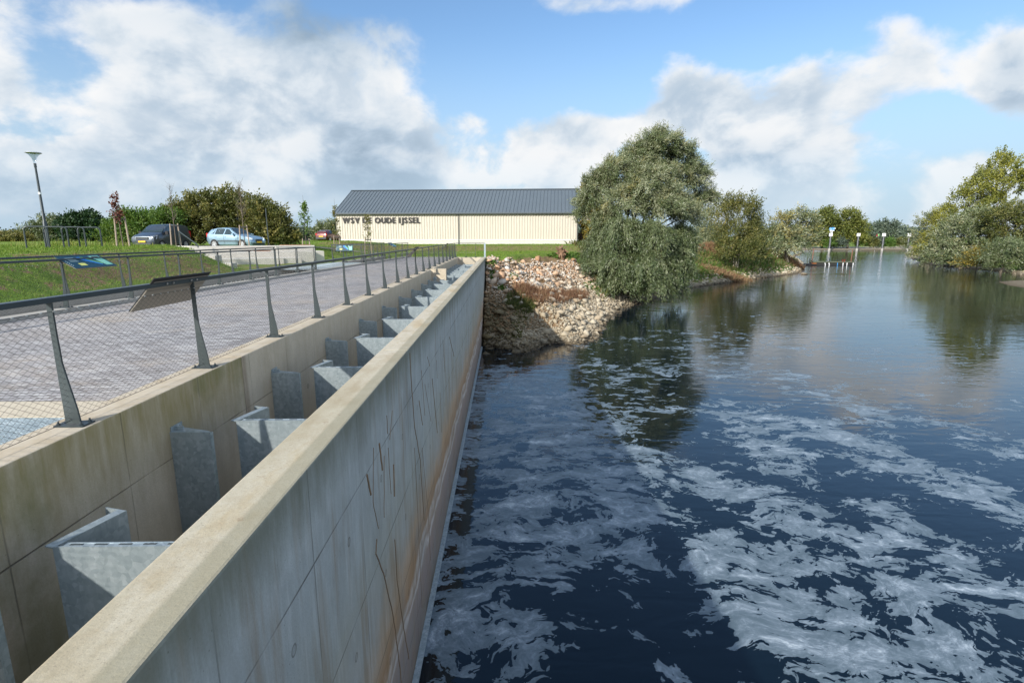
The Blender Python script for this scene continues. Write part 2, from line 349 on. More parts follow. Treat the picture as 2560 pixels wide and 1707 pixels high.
def ground():
    m, n = newmat('ground_cover'); p = pos(n)
    a = n.noise(p, 1.1, 6, .65); b_ = n.noise(p, 9., 5, .7); lo = n.noise(p, .12, 4, .5)
    g = n.ramp(a, [(.30, (.06, .12, .012)), (.5, (.11, .19, .02)), (.68, (.19, .26, .035))])
    g = n.mix(n.mr(lo, .4, .6, 0., .5), g, (.15, .18, .05))
    g = n.mix(n.mr(b_, .45, .75, 0., .6), g, (.05, .06, .02))
    s = n.ramp(b_, [(.3, (.10, .065, .035)), (.5, (.19, .125, .07)), (.7, (.28, .20, .12))])
    sm = n.m('ADD', n.attr('soil'), n.mr(n.noise(p, 1.7, 6, .75), .50, .64, 0., .6), 0, True)
    c = n.mix(n.mr(n.m('ADD', sm, n.m('MULTIPLY', n.m('SUBTRACT', b_, .5), 1.6)), .38, .62), g, s)
    gv = n.ramp(b_, [(.3, (.17, .14, .10)), (.7, (.40, .35, .26))])
    wet = n.mix(n.mr(n.sep(p)[2], .0, .5), (.09, .07, .045), gv)
    c = n.mix(n.mr(n.attr('pale'), .3, .7), c, wet)
    b = bsdf(n, Base_Color=c, Roughness=.95); b.inputs['Specular IOR Level'].default_value = .15
    n.l.new(n.bump(b_, .8, .05), b.inputs['Normal']); finish(n, b); return m
M['ground'] = ground()
def water():
    m, n = newmat('river_surface'); p = pos(n); x, y, z = n.sep(p)
    bias = n.attr('foam'); dist = n.vm('LENGTH', p)
    q = n.comb(x, y, 0.)
    w = n.noise(q, .42, 4, .55, 0, 1)
    qw = n.vm('ADD', q, n.vm('SCALE', n.vm('SUBTRACT', w, (.5, .5, .5)), 1.9))
    qr = n.mapv(qw, (.74, 1.18, 1), (0, 0, R(24)))      # pulled out along the flow
    a = n.noise(qr, .95, 4, .52, .6)
    w3 = n.noise(qw, 1.9, 3, .5, 0, 1); qz = n.vm('ADD', qw, n.vm('SCALE', n.vm('SUBTRACT', w3, (.5, .5, .5)), .6)); qs = n.mapv(qz, (.72, 1.3, 1), (0, 0, R(24)))
    b2 = n.noise(qs, 3.1, 4, .52, .5); c2 = n.noise(qs, 9.5, 3, .5)
    val = n.m('ADD', n.m('ADD', n.m('MULTIPLY', a, .95), n.m('MULTIPLY_ADD', b2, .78, n.m('MULTIPLY_ADD', c2, .30, -.515))), bias)
    vo = n.nd('ShaderNodeTexVoronoi', dict(feature='F1'), Vector=n.mapv(qz, (.75, 1.3, 1), (0, 0, R(24))), Scale=1.7, Randomness=1.).outputs['Distance']
    vp = n.nd('ShaderNodeTexVoronoi', dict(feature='F1'), Vector=n.mapv(qz, (.8, 1.3, 1), (0, 0, R(10))), Scale=5.5, Randomness=1.).outputs['Distance']
    val = n.m('SUBTRACT', val, n.m('ADD', n.mr(vo, .10, .34, .08, 0., True), n.mr(vp, .08, .24, .06, 0., True)))
    val = n.m('ADD', val, -.004)
    val = n.m('ADD', val, n.m('MULTIPLY_ADD', n.noise(qw, 15., 5, .7), .05, -.025)); fm = n.mr(val, .621, .625)
    thick = n.mr(val, .60, .95); tex = n.noise(qw, 7., 6, .75); cl = n.noise(n.mapv(qw, (.5, 1.6, 1), (0, 0, R(28))), 1.3, 7, .65)
    spk = n.noise(q, 90., 3, .7)
    f2 = n.m('ADD', n.m('MULTIPLY', thick, .50), n.m('ADD', n.m('MULTIPLY', n.m('SUBTRACT', tex, .5), .95), n.m('MULTIPLY', n.m('SUBTRACT', cl, .5), 1.3)))
    f2 = n.m('ADD', f2, n.m('ADD', n.m('MULTIPLY', n.m('SUBTRACT', spk, .5), .5), n.m('MULTIPLY', n.m('SUBTRACT', n.noise(n.mapv(qw, (.6, 1.5, 1), (0, 0, R(35))), 22., 6, .75), .5), .9)))
    fcol = n.ramp(f2, [(.0, (.10, .14, .17)), (.3, (.15, .195, .235)), (.55, (.26, .31, .355)), (.8, (.50, .56, .60)), (1., (.74, .78, .80))])
    falpha = n.m('MULTIPLY', fm, n.mr(f2, -.1, .6, .74, .98))
    # ripples: long lazy swell, wind chop further out, fine shiver
    r1 = n.noise(n.mapv(q, (.7, 1.9, 1), (0, 0, R(-12))), .85, 3, .5, .6)
    r2 = n.noise(n.mapv(q, (.8, 1.7, 1), (0, 0, R(14))), 2.4, 3, .5, .4)
    r3 = n.noise(n.mapv(q, (.9, 1.5, 1)), 7.5, 2, .5)
    calm = n.mr(n.noise(n.mapv(q, (.22, 1., 1)), .11, 5, .6), .40, .58, .18, 1.1)
    k = n.m('MULTIPLY', n.mr(y, 8., 34., .55, 1.), n.mr(y, 40., 130., .9, 2.0)); r1 = n.m('MULTIPLY', n.m('SUBTRACT', r1, .5), n.m('MULTIPLY', n.mr(y, 8., 40., .7, 1.), n.mr(y, 60., 140., .8, 1.6)))
    h = n.m('ADD', n.m('MULTIPLY', r1, .034), n.m('MULTIPLY', n.m('ADD', n.m('MULTIPLY', r2, .016), n.m('MULTIPLY', r3, .0042)), n.m('MULTIPLY', calm, k)))
    h = n.m('MULTIPLY', h, n.mr(y, 12., 24., .46, .56))
    bn = n.bump(h, 1., 1.)
    wb = bsdf(n, Base_Color=(.002, .006, .010), Roughness=.03, IOR=1.46, Normal=bn)
    fb = bsdf(n, Base_Color=fcol, Roughness=.55, Normal=n.bump(n.m('ADD', n.m('MULTIPLY', h, .35), n.m('MULTIPLY', n.m('ADD', spk, n.m('MULTIPLY', tex, 2.)), .0022)), .7, 1.))
    mx = n.nd('ShaderNodeMixShader', None, i0=falpha); n.l.new(wb.outputs[0], mx.inputs[1]); n.l.new(fb.outputs[0], mx.inputs[2])
    finish(n, mx); return m
M['water'] = water()
def leafmat(name, cols, trans=.35, rough=.55, spec=.4):
    m, n = newmat(name); t = n.attr('tint')
    k = len(cols); c = n.ramp(t, [(i/(k-1), col) for i, col in enumerate(cols)])
    b = bsdf(n, Base_Color=c, Roughness=rough); b.inputs['Specular IOR Level'].default_value = spec
    tr = n.nd('ShaderNodeBsdfTranslucent', None, Color=n.mix(.4, c, n.vm('MULTIPLY', c, (1.3, 1.35, .6))))
    mx = n.nd('ShaderNodeMixShader', None, i0=trans); n.l.new(b.outputs[0], mx.inputs[1]); n.l.new(tr.outputs[0], mx.inputs[2])
    finish(n, mx); return m
# tint 0..1 runs through the colours a plant carries
M['l_willow'] = leafmat('silvery_willow_leaf', [(.045, .072, .024), (.08, .112, .040), (.145, .175, .075), (.26, .275, .17), (.30, .26, .08)], .25, .45, .6)
M['l_yellow'] = leafmat('yellowing_leaf', [(.08, .09, .02), (.13, .12, .03), (.22, .17, .03), (.36, .26, .04)])
M['l_poplar'] = leafmat('poplar_leaf', [(.07, .09, .02), (.12, .145, .03), (.19, .20, .04), (.30, .29, .05)])
M['l_shrub'] = leafmat('shrub_leaf', [(.045, .062, .014), (.085, .10, .025), (.15, .15, .04), (.27, .23, .07)])
M['l_green'] = leafmat('fresh_green_leaf', [(.04, .09, .012), (.07, .14, .02), (.11, .18, .03), (.17, .22, .04)])
M['l_herb'] = leafmat('bank_herb_leaf', [(.045, .075, .018), (.075, .10, .022), (.13, .125, .04), (.21, .14, .07), (.25, .14, .08)])
M['l_dark'] = leafmat('dark_green_leaf', [(.012, .035, .012), (.022, .055, .018), (.04, .08, .02)], .2)
M['l_far'] = leafmat('hazed_leaf', [(.06, .085, .065), (.085, .115, .08), (.13, .155, .09)], .2)  # pale bluish haze of distance put into the leaf colours
M['l_red'] = leafmat('copper_leaf', [(.08, .02, .015), (.14, .04, .025), (.20, .08, .04)])
M['l_dock'] = leafmat('seeding_dock_stalk', [(.11, .055, .035), (.18, .095, .055), (.26, .16, .09), (.30, .24, .12)], .2, .8, .2)
M['l_grass'] = leafmat('grass_blade', [(.055, .11, .012), (.10, .18, .02), (.17, .25, .03), (.25, .25, .07)], .3, .6, .3)
def rockmat():
    m, n = newmat('quarry_stone'); p = pos(n); t = n.attr('tint'); z = n.sep(p)[2]
    a = n.noise(p, 5., 6, .7)
    c = n.ramp(t, [(0., (.33, .18, .095)), (.2, (.50, .31, .19)), (.45, (.56, .43, .31)), (.7, (.42, .37, .31)), (1., (.70, .66, .59))])
    c = n.mix(n.mr(a, .4, .7, 0., .55), c, (.22, .15, .09))
    lowz = n.m('ADD', z, n.m('MULTIPLY', n.m('SUBTRACT', a, .5), 1.))
    c = n.mix(n.mr(lowz, 1.5, 3.4, .85, 0.), c, n.mix(n.m('MULTIPLY_ADD', t, .7, n.m('MULTIPLY', a, .4)), (.22, .18, .12), (.47, .41, .30)))
    mo = n.mr(n.m('ADD', n.sep(p)[0], n.m('MULTIPLY', n.noise(p, .5, 3, .5), 3.)), 1.5, 5.5, 1., 0.)   # algae beside the wall, painted darker to deepen the wall's shadow there
    c = n.mix(n.m('MULTIPLY', mo, n.mr(lowz, 2.0, 3.2, .85, 0.)), c, (.085, .066, .028))
    c = n.mix(n.mr(lowz, .05, .45, .9, 0.), c, (.07, .055, .035))
    b = bsdf(n, Base_Color=c, Roughness=.85); b.inputs['Specular IOR Level'].default_value = .25
    n.l.new(n.bump(a, .6, .04), b.inputs['Normal']); finish(n, b); return m
M['rock'] = rockmat()
def ribbed(name, a, b_, per, axis=0):
    m, n = newmat(name); p = pos(n); c = n.mix(n.noise(p, .6, 4, .6), a, b_)
    bb = bsdf(n, Base_Color=c, Roughness=.45); finish(n, bb); return m
M['clad'] = ribbed('cream_steel_cladding', (.48, .435, .36), (.52, .475, .40), .3)
M['roof'] = ribbed('anthracite_roof_sheet', (.085, .105, .12), (.10, .12, .135), .3)
M['trim'] = simple('dark_grey_trim', (.045, .055, .06), .5)
def carpaint(name, col, flake=.5):
    m, n = newmat(name)
    b = bsdf(n, Base_Color=col, Metallic=flake, Roughness=.32); b.inputs['Coat Weight'].default_value = .8; b.inputs['Coat Roughness'].default_value = .05
    finish(n, b); return m
M['car_blue'] = carpaint('ice_blue_car_paint', (.30, .44, .54))
M['car_dark'] = carpaint('slate_van_paint', (.06, .075, .09))
M['car_red'] = carpaint('red_car_paint', (.11, .015, .015), .2)
def glass():
    m, n = newmat('tinted_car_glass'); b = bsdf(n, Base_Color=(.03, .045, .045), Roughness=.05); b.inputs['Specular IOR Level'].default_value = .9; finish(n, b); return m
M['glass'] = glass()
def clear():
    m, n = newmat('clear_lamp_bowl'); g = n.nd('ShaderNodeBsdfGlossy', None, Color=(.9, .95, 1.), Roughness=.1); t = n.nd('ShaderNodeBsdfTransparent', None, Color=(.86, .9, .93))
    mx = n.nd('ShaderNodeMixShader', None, i0=.12); n.l.new(t.outputs[0], mx.inputs[1]); n.l.new(g.outputs[0], mx.inputs[2]); finish(n, mx); return m
M['clear'] = clear()
M['lens'] = simple('headlight_lens', (.62, .66, .68), .15, .3)
M['redlens'] = simple('red_lens', (.45, .02, .02), .2)
M['plate'] = simple('yellow_number_plate', (.85, .50, .02), .5)
M['alloy'] = simple('silver_wheel_rim', (.55, .56, .57), .35, .5)
for k, c in dict(teal=(.008, .045, .065), map_blue=(.02, .16, .45), map_green=(.16, .42, .10), mint=(.22, .52, .38), pale=(.55, .72, .70), ylw=(.62, .62, .15), sky_blue=(.06, .30, .65), backboard=(.23, .205, .17), board_black=(.006, .007, .009)).items():
    M[k] = simple('print_'+k if k not in ('backboard', 'board_black') else k, c, .4, 0, .06, 30)
# ------------------------------------------------------------------ terrain
PLZ = 5.0; WT = 5.09                         # paving level, wall top level
def xk(y): return -10.98+.0625*y             # outer kerb of the paved deck, beside the overflow trench
shoreA = [(-1.43, 32.6)]+[tuple(P(*q)[:2]) for q in [(1257, 872), (1313, 883), (1379, 858), (1445, 863), (1494, 845), (1512, 812), (1534, 779), (1600, 757), (1650, 741), (1703, 724), (1790, 710), (1900, 696), (1950, 690), (1998, 683), (2012, 667), (2000, 652), (1975, 645), (1990, 637), (2003, 633)]]
polyA = [(-1.43, -400)]+shoreA+[(95, 175), (40, 190), (-200, 230), (-900, 400), (-4000, 1500), (-4000, -400)]
shoreB = [tuple(P(*q)[:2]) for q in [(2262, 632), (2279, 648), (2331, 663), (2410, 671), (2493, 678), (2560, 690)]]
polyB = [(4000, 260), (600, 215), (300, 195), (165, 190)]+shoreB+[(110, 80), (130, 40), (120, -60), (4000, -60)]
polyC = [(-4000, 1700), (-900, 560), (-200, 330), (0, 284), (60, 274), (150, 270), (260, 272), (500, 290), (4000, 420), (4000, 9000), (-4000, 9000)]
polyD = [tuple(P(*q)[:2]) for q in [(2484, 704), (2530, 700), (2600, 701), (2700, 715), (2640, 726), (2560, 721), (2510, 713)]]
def sdf(X, Y, poly):
    d2 = np.full(X.shape, 1e12); ins = np.zeros(X.shape, bool); k = len(poly)
    for i in range(k):
        ax, ay = poly[i]; bx, by = poly[(i+1) % k]; ex, ey = bx-ax, by-ay
        t = np.clip(((X-ax)*ex+(Y-ay)*ey)/(ex*ex+ey*ey+1e-9), 0, 1)
        d2 = np.minimum(d2, (X-ax-t*ex)**2+(Y-ay-t*ey)**2)
        c = ((ay > Y) != (by > Y)); xi = ax+(Y-ay)/((by-ay) if by != ay else 1e-9)*ex
        ins ^= c & (X < xi)
    d = np.sqrt(d2); return np.where(ins, d, -d)
def ss(a, b, v): t = np.clip((v-a)/(b-a), 0, 1); return t*t*(3-2*t)
rs = np.random.RandomState(7)
_ph = [(rs.uniform(.05, 1.4), rs.uniform(0, 6.28), rs.uniform(0, 6.28)) for _ in range(40)]
def lump(X, Y, f=1.):
    s = 0
    for k, a, b in _ph: s = s+np.sin((X*math.cos(a)+Y*math.sin(a))*k*3.*f+b)/(1+k*2.)
    return s/8.
B_, D_ = (-19.8, 34.5), (-14.3, 38.0)        # the top edge of the seating steps
amph = [(-14.6, 26.2), (-18.9, 29.9), (-20.3, 34.6), (-15.4, 39.2), (-14.2, 40.6), (-12.5, 43), (-11., 44), (-11., 26)]
def height(X, Y):
    X = np.asarray(X, float); Y = np.asarray(Y, float); L = lump(X, Y)
    top = 5.05+ss(60, 72, Y)*.57*ss(-60, -10, X)
    top = top-ss(8, 40, X)*1.0-ss(75, 130, Y)*ss(0, 30, X)*1.4
    emb = ss(xk(Y)-2.3, xk(Y)-5.9, X)
    emb = np.where(X < xk(Y)-2.3, ss(0, 3.6, (xk(Y)-2.3)-X), 0)
    far = ss(46, 62, Y); emb2 = np.where(Y > 44, ss(-12.5, -20, X*1.0), 0)
    emb2 = ss(0, 9, -13-X)
    e = emb*(1-ss(40, 46, Y))+emb2*ss(40, 46, Y)
    bump = 1.13-.15*ss(-22, -28, X*1.)*0
    ter = top+e*(6.18-top)*(1-ss(80, 120, Y))
    ter = ter-.36*ss(33, 38, Y)*e*(1-ss(60, 70, Y))
    ain = sdf(X, Y, amph); ter = np.where(ain > -.3, 5.05+(ter-5.05)*(1-ss(-.3, .1, ain)), ter)
    ter = ter-(ss(140, 400, np.abs(X))+ss(90, 200, Y)*.6)*1.5*(1-ss(-4, -14, X)*0)
    # the far field beyond the dyke lies lower
    ter = np.where((X < -10) & (Y > 60), ter-ss(62, 120, Y)*1.2*ss(0, 20, -10-X), ter)
    dA = sdf(X, Y, polyA); sl = .56+.06*L
    zA = np.minimum(ter, dA*sl-.05); zA = np.where(dA*sl > ter-.6, np.minimum(ter, zA), zA)
    dB = sdf(X, Y, polyB); zB = np.minimum(2.2+.3*L, dB*.28-.05)
    dC = sdf(X, Y, polyC); zC = np.minimum(np.minimum(.5+dC*.004, 2.2)+.4*ss(25, 45, dC)+1.0*ss(60, 120, dC), dC*.12-.05)
    dD = sdf(X, Y, polyD); zD = np.minimum(.14, dD*.1-.05)
    z = np.maximum(np.maximum(zA, zB), np.maximum(zC, zD)); z = np.maximum(z, -1.6)
    z = z+L*.07*(z > .3)*(X < -12.5)+L*.10*((z > .3) & (X > -1))
    cut = (X > xk(Y)-2.05) & (X < -1.35) & (Y < 46.8); cut &= ~((X > -3.9) & (Y > 43.4) & (Y > 43.9))
    z = np.where(cut, 3.2, z)
    z = np.where((X > -4.0) & (X < -1.55) & (Y < 43.6), -1.0, z)
    z = np.where((X > -1.75) & (X < -1.3) & (Y < 33), -1.6, z)
    return z
def H(x, y): return float(height(np.array([x]), np.array([y]))[0])
def axis(parts):
    out = []
    for a, b, st in parts: out += list(np.arange(a, b, st))
    return np.array(out)
def grow(a, b, k, s0): # from a to b growing
    t = np.linspace(0, 1, k+1)[1:]; g = (np.exp(t*4)-1)/(math.exp(4)-1); return a+(b-a)*g
gx = np.concatenate([grow(-34, -4000, 26, 1)[::-1], axis([(-34, -13, .35), (-13, 0, .3), (0, 20, .35), (20, 140, 1.2)]), grow(140, 4000, 26, 1)])
gy = np.concatenate([grow(-10, -300, 8, 1)[::-1], axis([(-10, 62, .36), (62, 130, 1.), (130, 300, 2.4)]), grow(300, 8500, 26, 1)])
def gridmesh(name, gx, gy, zf, attrs=None, smooth=True):
    X, Y = np.meshgrid(gx, gy); Z = zf(X, Y); V = np.stack([X, Y, Z], -1).reshape(-1, 3)
    nx, ny = len(gx), len(gy); i = np.arange(nx-1)[None, :]+nx*np.arange(ny-1)[:, None]
    F = np.stack([i, i+1, i+1+nx, i+nx], -1).reshape(-1, 4)
    return X, Y, Z, V, F
X, Y, Z, V, F = gridmesh('ground', gx, gy, height)
soil = np.zeros_like(X)
soil += .55*ss(59, 63, Y)*(1-ss(69, 72, Y))*(X > -22)*(X < 14)                    # bare slope in front of the hall
soil += .45*ss(43.5, 44.5, Y+lump(X, Y)*1.5)*(1-ss(45.5, 48, Y))*(X > 0)*(X < 8)
soil += .50*ss(.0, .4, lump(X*1.3, Y*1.3)+.15)*(X < xk(Y)-3.)*(X > xk(Y)-7.5)*(Y < 40)
soil += .9*((X > -1.3)*(Z < 4.7)*(Y < 62)*(X < 16))
soil += .45*((X > 12)*(Y > 48)*(Y < 140)*(X < 90))
soil += .8*((X < -21)*(Y > 33)*(Y < 60))*(1-ss(52, 56, Y))*ss(-21, -22, X)
pale = ((Z < np.where(X > 16, .45, .75)) & (Z > -.5)).astype(float)
pale = np.maximum(pale, ((np.abs(Y-57.5-(X+10)*.06) < 1.1) & (X < -3) & (X > -30)).astype(float)*.9)  # footpath
pale = np.maximum(pale, ((Y > 262) & (Z < 1.1)).astype(float))
me = np_mesh('ground', V, F, {'soil': np.clip(soil, 0, 1).ravel(), 'pale': pale.ravel()}, True)
tag(link('ground', me, M['ground']), kind='structure')
# ------------------------------------------------------------------ river
foamspec = [  # strokes over the photograph (2352 wide): points, half width in metres, weight
 ([(1150, 850), (1130, 930), (1110, 1050)], 1.3, .15), ([(1200, 880), (1300, 960), (1330, 1060), (1290, 1180)], 2.1, .165), ([(1350, 1080), (1230, 1180), (1170, 1300), (1130, 1430)], 1.3, .175),
 ([(1130, 1200), (1100, 1330)], .7, .12), ([(1110, 1440), (1080, 1530), (1020, 1568)], .35, .15), ([(1200, 1380), (1160, 1450)], .5, .13),
 ([(1480, 1060), (1600, 1100), (1760, 1150), (1900, 1210), (2100, 1330)], .85, .17), ([(1680, 940), (1740, 1010), (1820, 1080)], .9, .16), ([(1860, 980), (1980, 1030), (2120, 1090), (2352, 1170)], 1.1, .17), ([(1900, 900), (2010, 960)], .8, .13),
 ([(1640, 1240), (1620, 1300), (1700, 1320), (1790, 1290)], .55, .17), ([(1860, 1400), (1850, 1480), (1900, 1560), (2000, 1568)], .95, .20), ([(2050, 1200), (2200, 1290), (2352, 1350)], .9, .15), ([(1960, 1490), (2100, 1480), (2260, 1530), (2352, 1568)], .6, .15),
 ([(1380, 1270), (1420, 1220), (1500, 1190), (1560, 1200)], .35, .14), ([(1640, 1380), (1700, 1420), (1720, 1460)], .3, .13), ([(1330, 790), (1480, 780), (1600, 760)], 1.2, .08), ([(1450, 850), (1560, 840), (1800, 860), (1900, 900)], 1.8, .09),
 ([(1350, 830), (1420, 900), (1500, 930)], 1., .09), ([(1600, 800), (1750, 780), (1900, 800), (2080, 830)], 2.6, .08), ([(1650, 720), (1900, 700)], 4., .02), ([(1850, 1290), (1980, 1340), (2100, 1380)], .55, .16), ([(2140, 1400), (2250, 1440), (2352, 1500)], .6, .13),
 ([(2100, 950), (2250, 1000), (2352, 1040)], 1.0, .09), ([(1290, 1320), (1340, 1300)], .25, .12), ([(1060, 1100), (1010, 1330), (965, 1530)], .22, .13)]
wx = np.concatenate([np.array([-4000, -400, -60, -10]), axis([(-1.6, 20, .22), (20, 60, .8), (60, 200, 5)]), grow(200, 4000, 8, 1)])
wy = np.concatenate([np.array([-300, -40, -8]), axis([(-2, 36, .22), (36, 70, .6), (70, 300, 5)]), grow(300, 8500, 10, 1)])
Xw, Yw, Zw, Vw, Fw = gridmesh('river', wx, wy, lambda a, b: a*0)
foam = np.full(Xw.shape, -.055); acc = np.zeros(Xw.shape)
for pts, wd, wt in foamspec:
    q = [P(a*1.08844, b*1.08844) for a, b in pts]; best = np.full(Xw.shape, 1e9)
    for a, b in zip(q[:-1], q[1:]):
        ex, ey = b.x-a.x, b.y-a.y; t = np.clip(((Xw-a.x)*ex+(Yw-a.y)*ey)/(ex*ex+ey*ey+1e-9), 0, 1)
        best = np.minimum(best, np.hypot(Xw-a.x-t*ex, Yw-a.y-t*ey)*(1+.35*lump(Xw*2., Yw*2.)))
    acc = np.maximum(acc, wt*(1-ss(wd*.35, wd*1.9, best))+0)
foam = foam+acc*1.5-.03*ss(22, 45, Yw)-.16*ss(40, 70, Yw)-.2*ss(30, 50, Xw)+.02*(1-ss(20, 30, Yw))
foam = foam-.20*(1-ss(.15, .9, Xw+1.43))*(Xw > -1.3)*(acc < .1)
me = np_mesh('river', Vw, Fw, {'foam': foam.ravel()}, True)
tag(link('river', me, M['water']), kind='structure')
# ------------------------------------------------------------------ paved deck
m = MB(); m.add([(-4.08, 5.55, PLZ), (-4.08, 44.4, PLZ), (-1.43, 44.4, PLZ), (-1.43, 47., PLZ), (xk(47)+.05, 47., PLZ), (xk(5.55)+.05, 5.55, PLZ), (-4.08, 5.55, PLZ-.3), (-4.08, 44.4, PLZ-.3), (-1.43, 44.4, PLZ-.3), (-1.43, 47., PLZ-.3), (xk(47)+.05, 47., PLZ-.3), (xk(5.55)+.05, 5.55, PLZ-.3)],
      [(0, 1, 2, 3, 4, 5), (11, 10, 9, 8, 7, 6)]+[(i, 6+i, 6+(i+1) % 6, (i+1) % 6) for i in range(6)])
tag(m.build('plaza_paving', M['paving']), kind='structure')
m = MB(); m.prism([(-12, 5.05), (-4.08, 5.05), (-4.08, 5.55), (-12, 5.55)], PLZ-.3, PLZ+.012); tag(m.build('concrete_strip', M['c_warm']), kind='structure')
m = MB(); m.prism([(xk(-8)+.05, -8), (-4.08, -8), (-4.08, 5.05), (xk(5)+.05, 5.05)], PLZ-.5, PLZ-.06); tag(m.build('deck_slab', M['kerb']), kind='structure')
m = MB()
m.prism([(xk(-8)-.25, -8), (xk(-8)+.05, -8), (xk(47)+.05, 47.), (xk(47)-.25, 47.)], 3., WT)
tag(m.build('trench_kerb', M['kerb'], bevel=.02), kind='structure')
m = MB(); m.prism([(-1.43, 46.9), (-1.43, 47.06), (xk(47), 47.06), (xk(47), 46.9)], 4.6, PLZ+.03); tag(m.build('edge_kerb', M['kerb']), kind='structure')
# trench: far wall and floor
m = MB(); m.prism([(xk(-8)-2.3, -8), (xk(-8)-1.95, -8), (xk(46)-1.95, 46.), (xk(46)-2.3, 46.)], 3., WT)
tag(m.build('trench_wall', M['kerb'], bevel=.02), 'grey concrete wall with drain holes between the trench and the grass bank', 'wall')
m = MB(); m.prism([(xk(-8)-1.95, -8), (xk(-8)-.25, -8), (xk(46)-.25, 46.), (xk(46)-1.95, 46.)], 3.1, 3.6); tag(m.build('trench_floor', M['kerb']), kind='structure')
# perforated walkway grating near the camera
def grating(x0, x1, y0, y1, z, label):
    g = MB(); 
    for k in range(int((y1-y0)/.034)+1): yy = y0+k*.034; g.box((x0, yy, z-.02), (x1, yy+.017, z))
    for k in range(int((x1-x0)/.04)+1): xx = x0+k*.04; g.box((xx, y0, z-.02), (xx+.018, y1, z-.002))
    return tag(g.build('grating', M['galv']), label, 'grating')
grating(-7.6, -4.1, 1.5, 5.04, PLZ+.004, 'galvanised grid grating in the deck beside the nearest railing post')
g = MB()
a = Vector((xk(27.4)-.2, 27.4, 0)); 
for k in range(36): yy = 27.4+k*.2; g.box((xk(yy)-1.98, yy, WT-.01), (xk(yy)-.22, yy+.11, WT+.02))
for k in range(9): g.box((xk(28)-1.95+k*.2, 27.4, WT-.03), (xk(28)-1.92+k*.2, 34.5, WT+.012))
tag(g.build('trench_grating', M['galv']), 'pale steel grating bridging the trench between two railings', 'grating')
# ------------------------------------------------------------------ fish pass walls
XR, XRI, XL, XLO, YE = -1.43, -1.83, -3.68, -4.08, 43.6
def wallmesh(x0, x1, z0, y0, y1, cuts):
    m = MB(); ys = [y0]+cuts+[y1]
    for a, b in zip(ys[:-1], ys[1:]): m.box((x0, a+.004, z0), (x1, b-.004, WT))
    return m
m = wallmesh(XRI, XR, -1.6, -3., YE+.3, [7.77, 15.3, 22.8, 30.3, 37.6])
w = m.build('river_wall', M['c_riv'], bevel=.018)
tag(w, 'long stained concrete wall between the fish pass and the river, sandy flat top and streaked river face', 'wall')
m = MB(); m.box((XR+.002, -3., -.3), (XR+.10, 32.5, .035)); m.build('waterline_ledge', M['galv'], w)
m = MB()
streaks = [[(941, 1347), (939, 1382), (958, 1432), (982, 1537), (996, 1640), (1003, 1707)], [(986, 1348), (992, 1448), (1009, 1572), (1022, 1645)], [(933, 1119), (932, 1255), (946, 1320)], [(947, 1108), (955, 1175)], [(916, 1186), (926, 1237)], [(960, 1139), (960, 1293)], [(970, 1119), (977, 1235)], [(985, 1240), (983, 1160)],
           [(1036, 1119), (1048, 1371), (1055, 1518)], [(1055, 1119), (1071, 1293), (1076, 1400)], [(1024, 882), (1027, 946), (1036, 1068), (1050, 1150), (1060, 1300)], [(1053, 925), (1062, 1038)], [(1062, 960), (1077, 1053)], [(1047, 1001), (1056, 1062)], [(966, 1038), (969, 1084)], [(980, 1026), (974, 1099)], [(1123, 842), (1135, 891)], [(1068, 891), (1074, 915)], [(1091, 900), (1093, 946)], [(1080, 946), (1093, 1081)], [(1107, 850), (1112, 930)], [(1100, 980), (1104, 1080)]]
for i, s in enumerate(streaks):
    pts = [PX(a, b, XR+.0) for a, b in s]; rq = random.Random(i); pp_ = [pts[0]]
    for u_, v_ in zip(pts[:-1], pts[1:]):
        for q_ in range(1, 6): pp_.append(u_.lerp(v_, q_/5)+Vector((0, rq.gauss(0, .006), 0)))
    pts = pp_; wd = (.0055, .0095, .006)[i % 3] if len(s) < 4 else .010
    if s[0][0] in (916, 947, 985): wd = .014
    m.tube(pts, wd, 5)
m.build('mud_runs', simple('dried_mud', (.25, .165, .095), .9, 0, .5, 5), w)['kind'] = 'stuff'
m = wallmesh(XLO, XL, -1., -3., 27.2, [7.35, 14.9, 22.4])
m.box((XLO, 27.204, -1.), (XLO+.12, 28.45, WT)); m.box((XLO, 28.458, -1.), (XL, YE-.004, WT))
m.box((XL-.001, 28.46, -1), (XL+.62, 28.80, WT-.03))
tag(m.build('deck_wall', M['c_in'], bevel=.015), 'board-marked concrete wall along the paved deck, railing posts bolted on its top, algae near the camera', 'wall')
m = MB(); m.box((XLO, YE+.004, -1.), (XRI-.004, YE+.30, WT)); tag(m.build('end_wall', M['c_warm'], bevel=.015), 'short cream concrete cross wall closing the far end of the fish pass', 'wall')
m = MB(); m.box((XL, -3, 1.6), (XRI, YE, 2.0)); tag(m.build('channel_floor', M['kerb']), kind='structure')
m = MB(); m.add([(XL, -3, 2.9), (XRI, -3, 2.9), (XRI, YE, 2.9), (XL, YE, 2.9)], [(0, 1, 2, 3)])
tag(m.build('channel_water', simple('channel_water', (.02, .028, .026), .06, 0, .1, 3)), kind='structure')
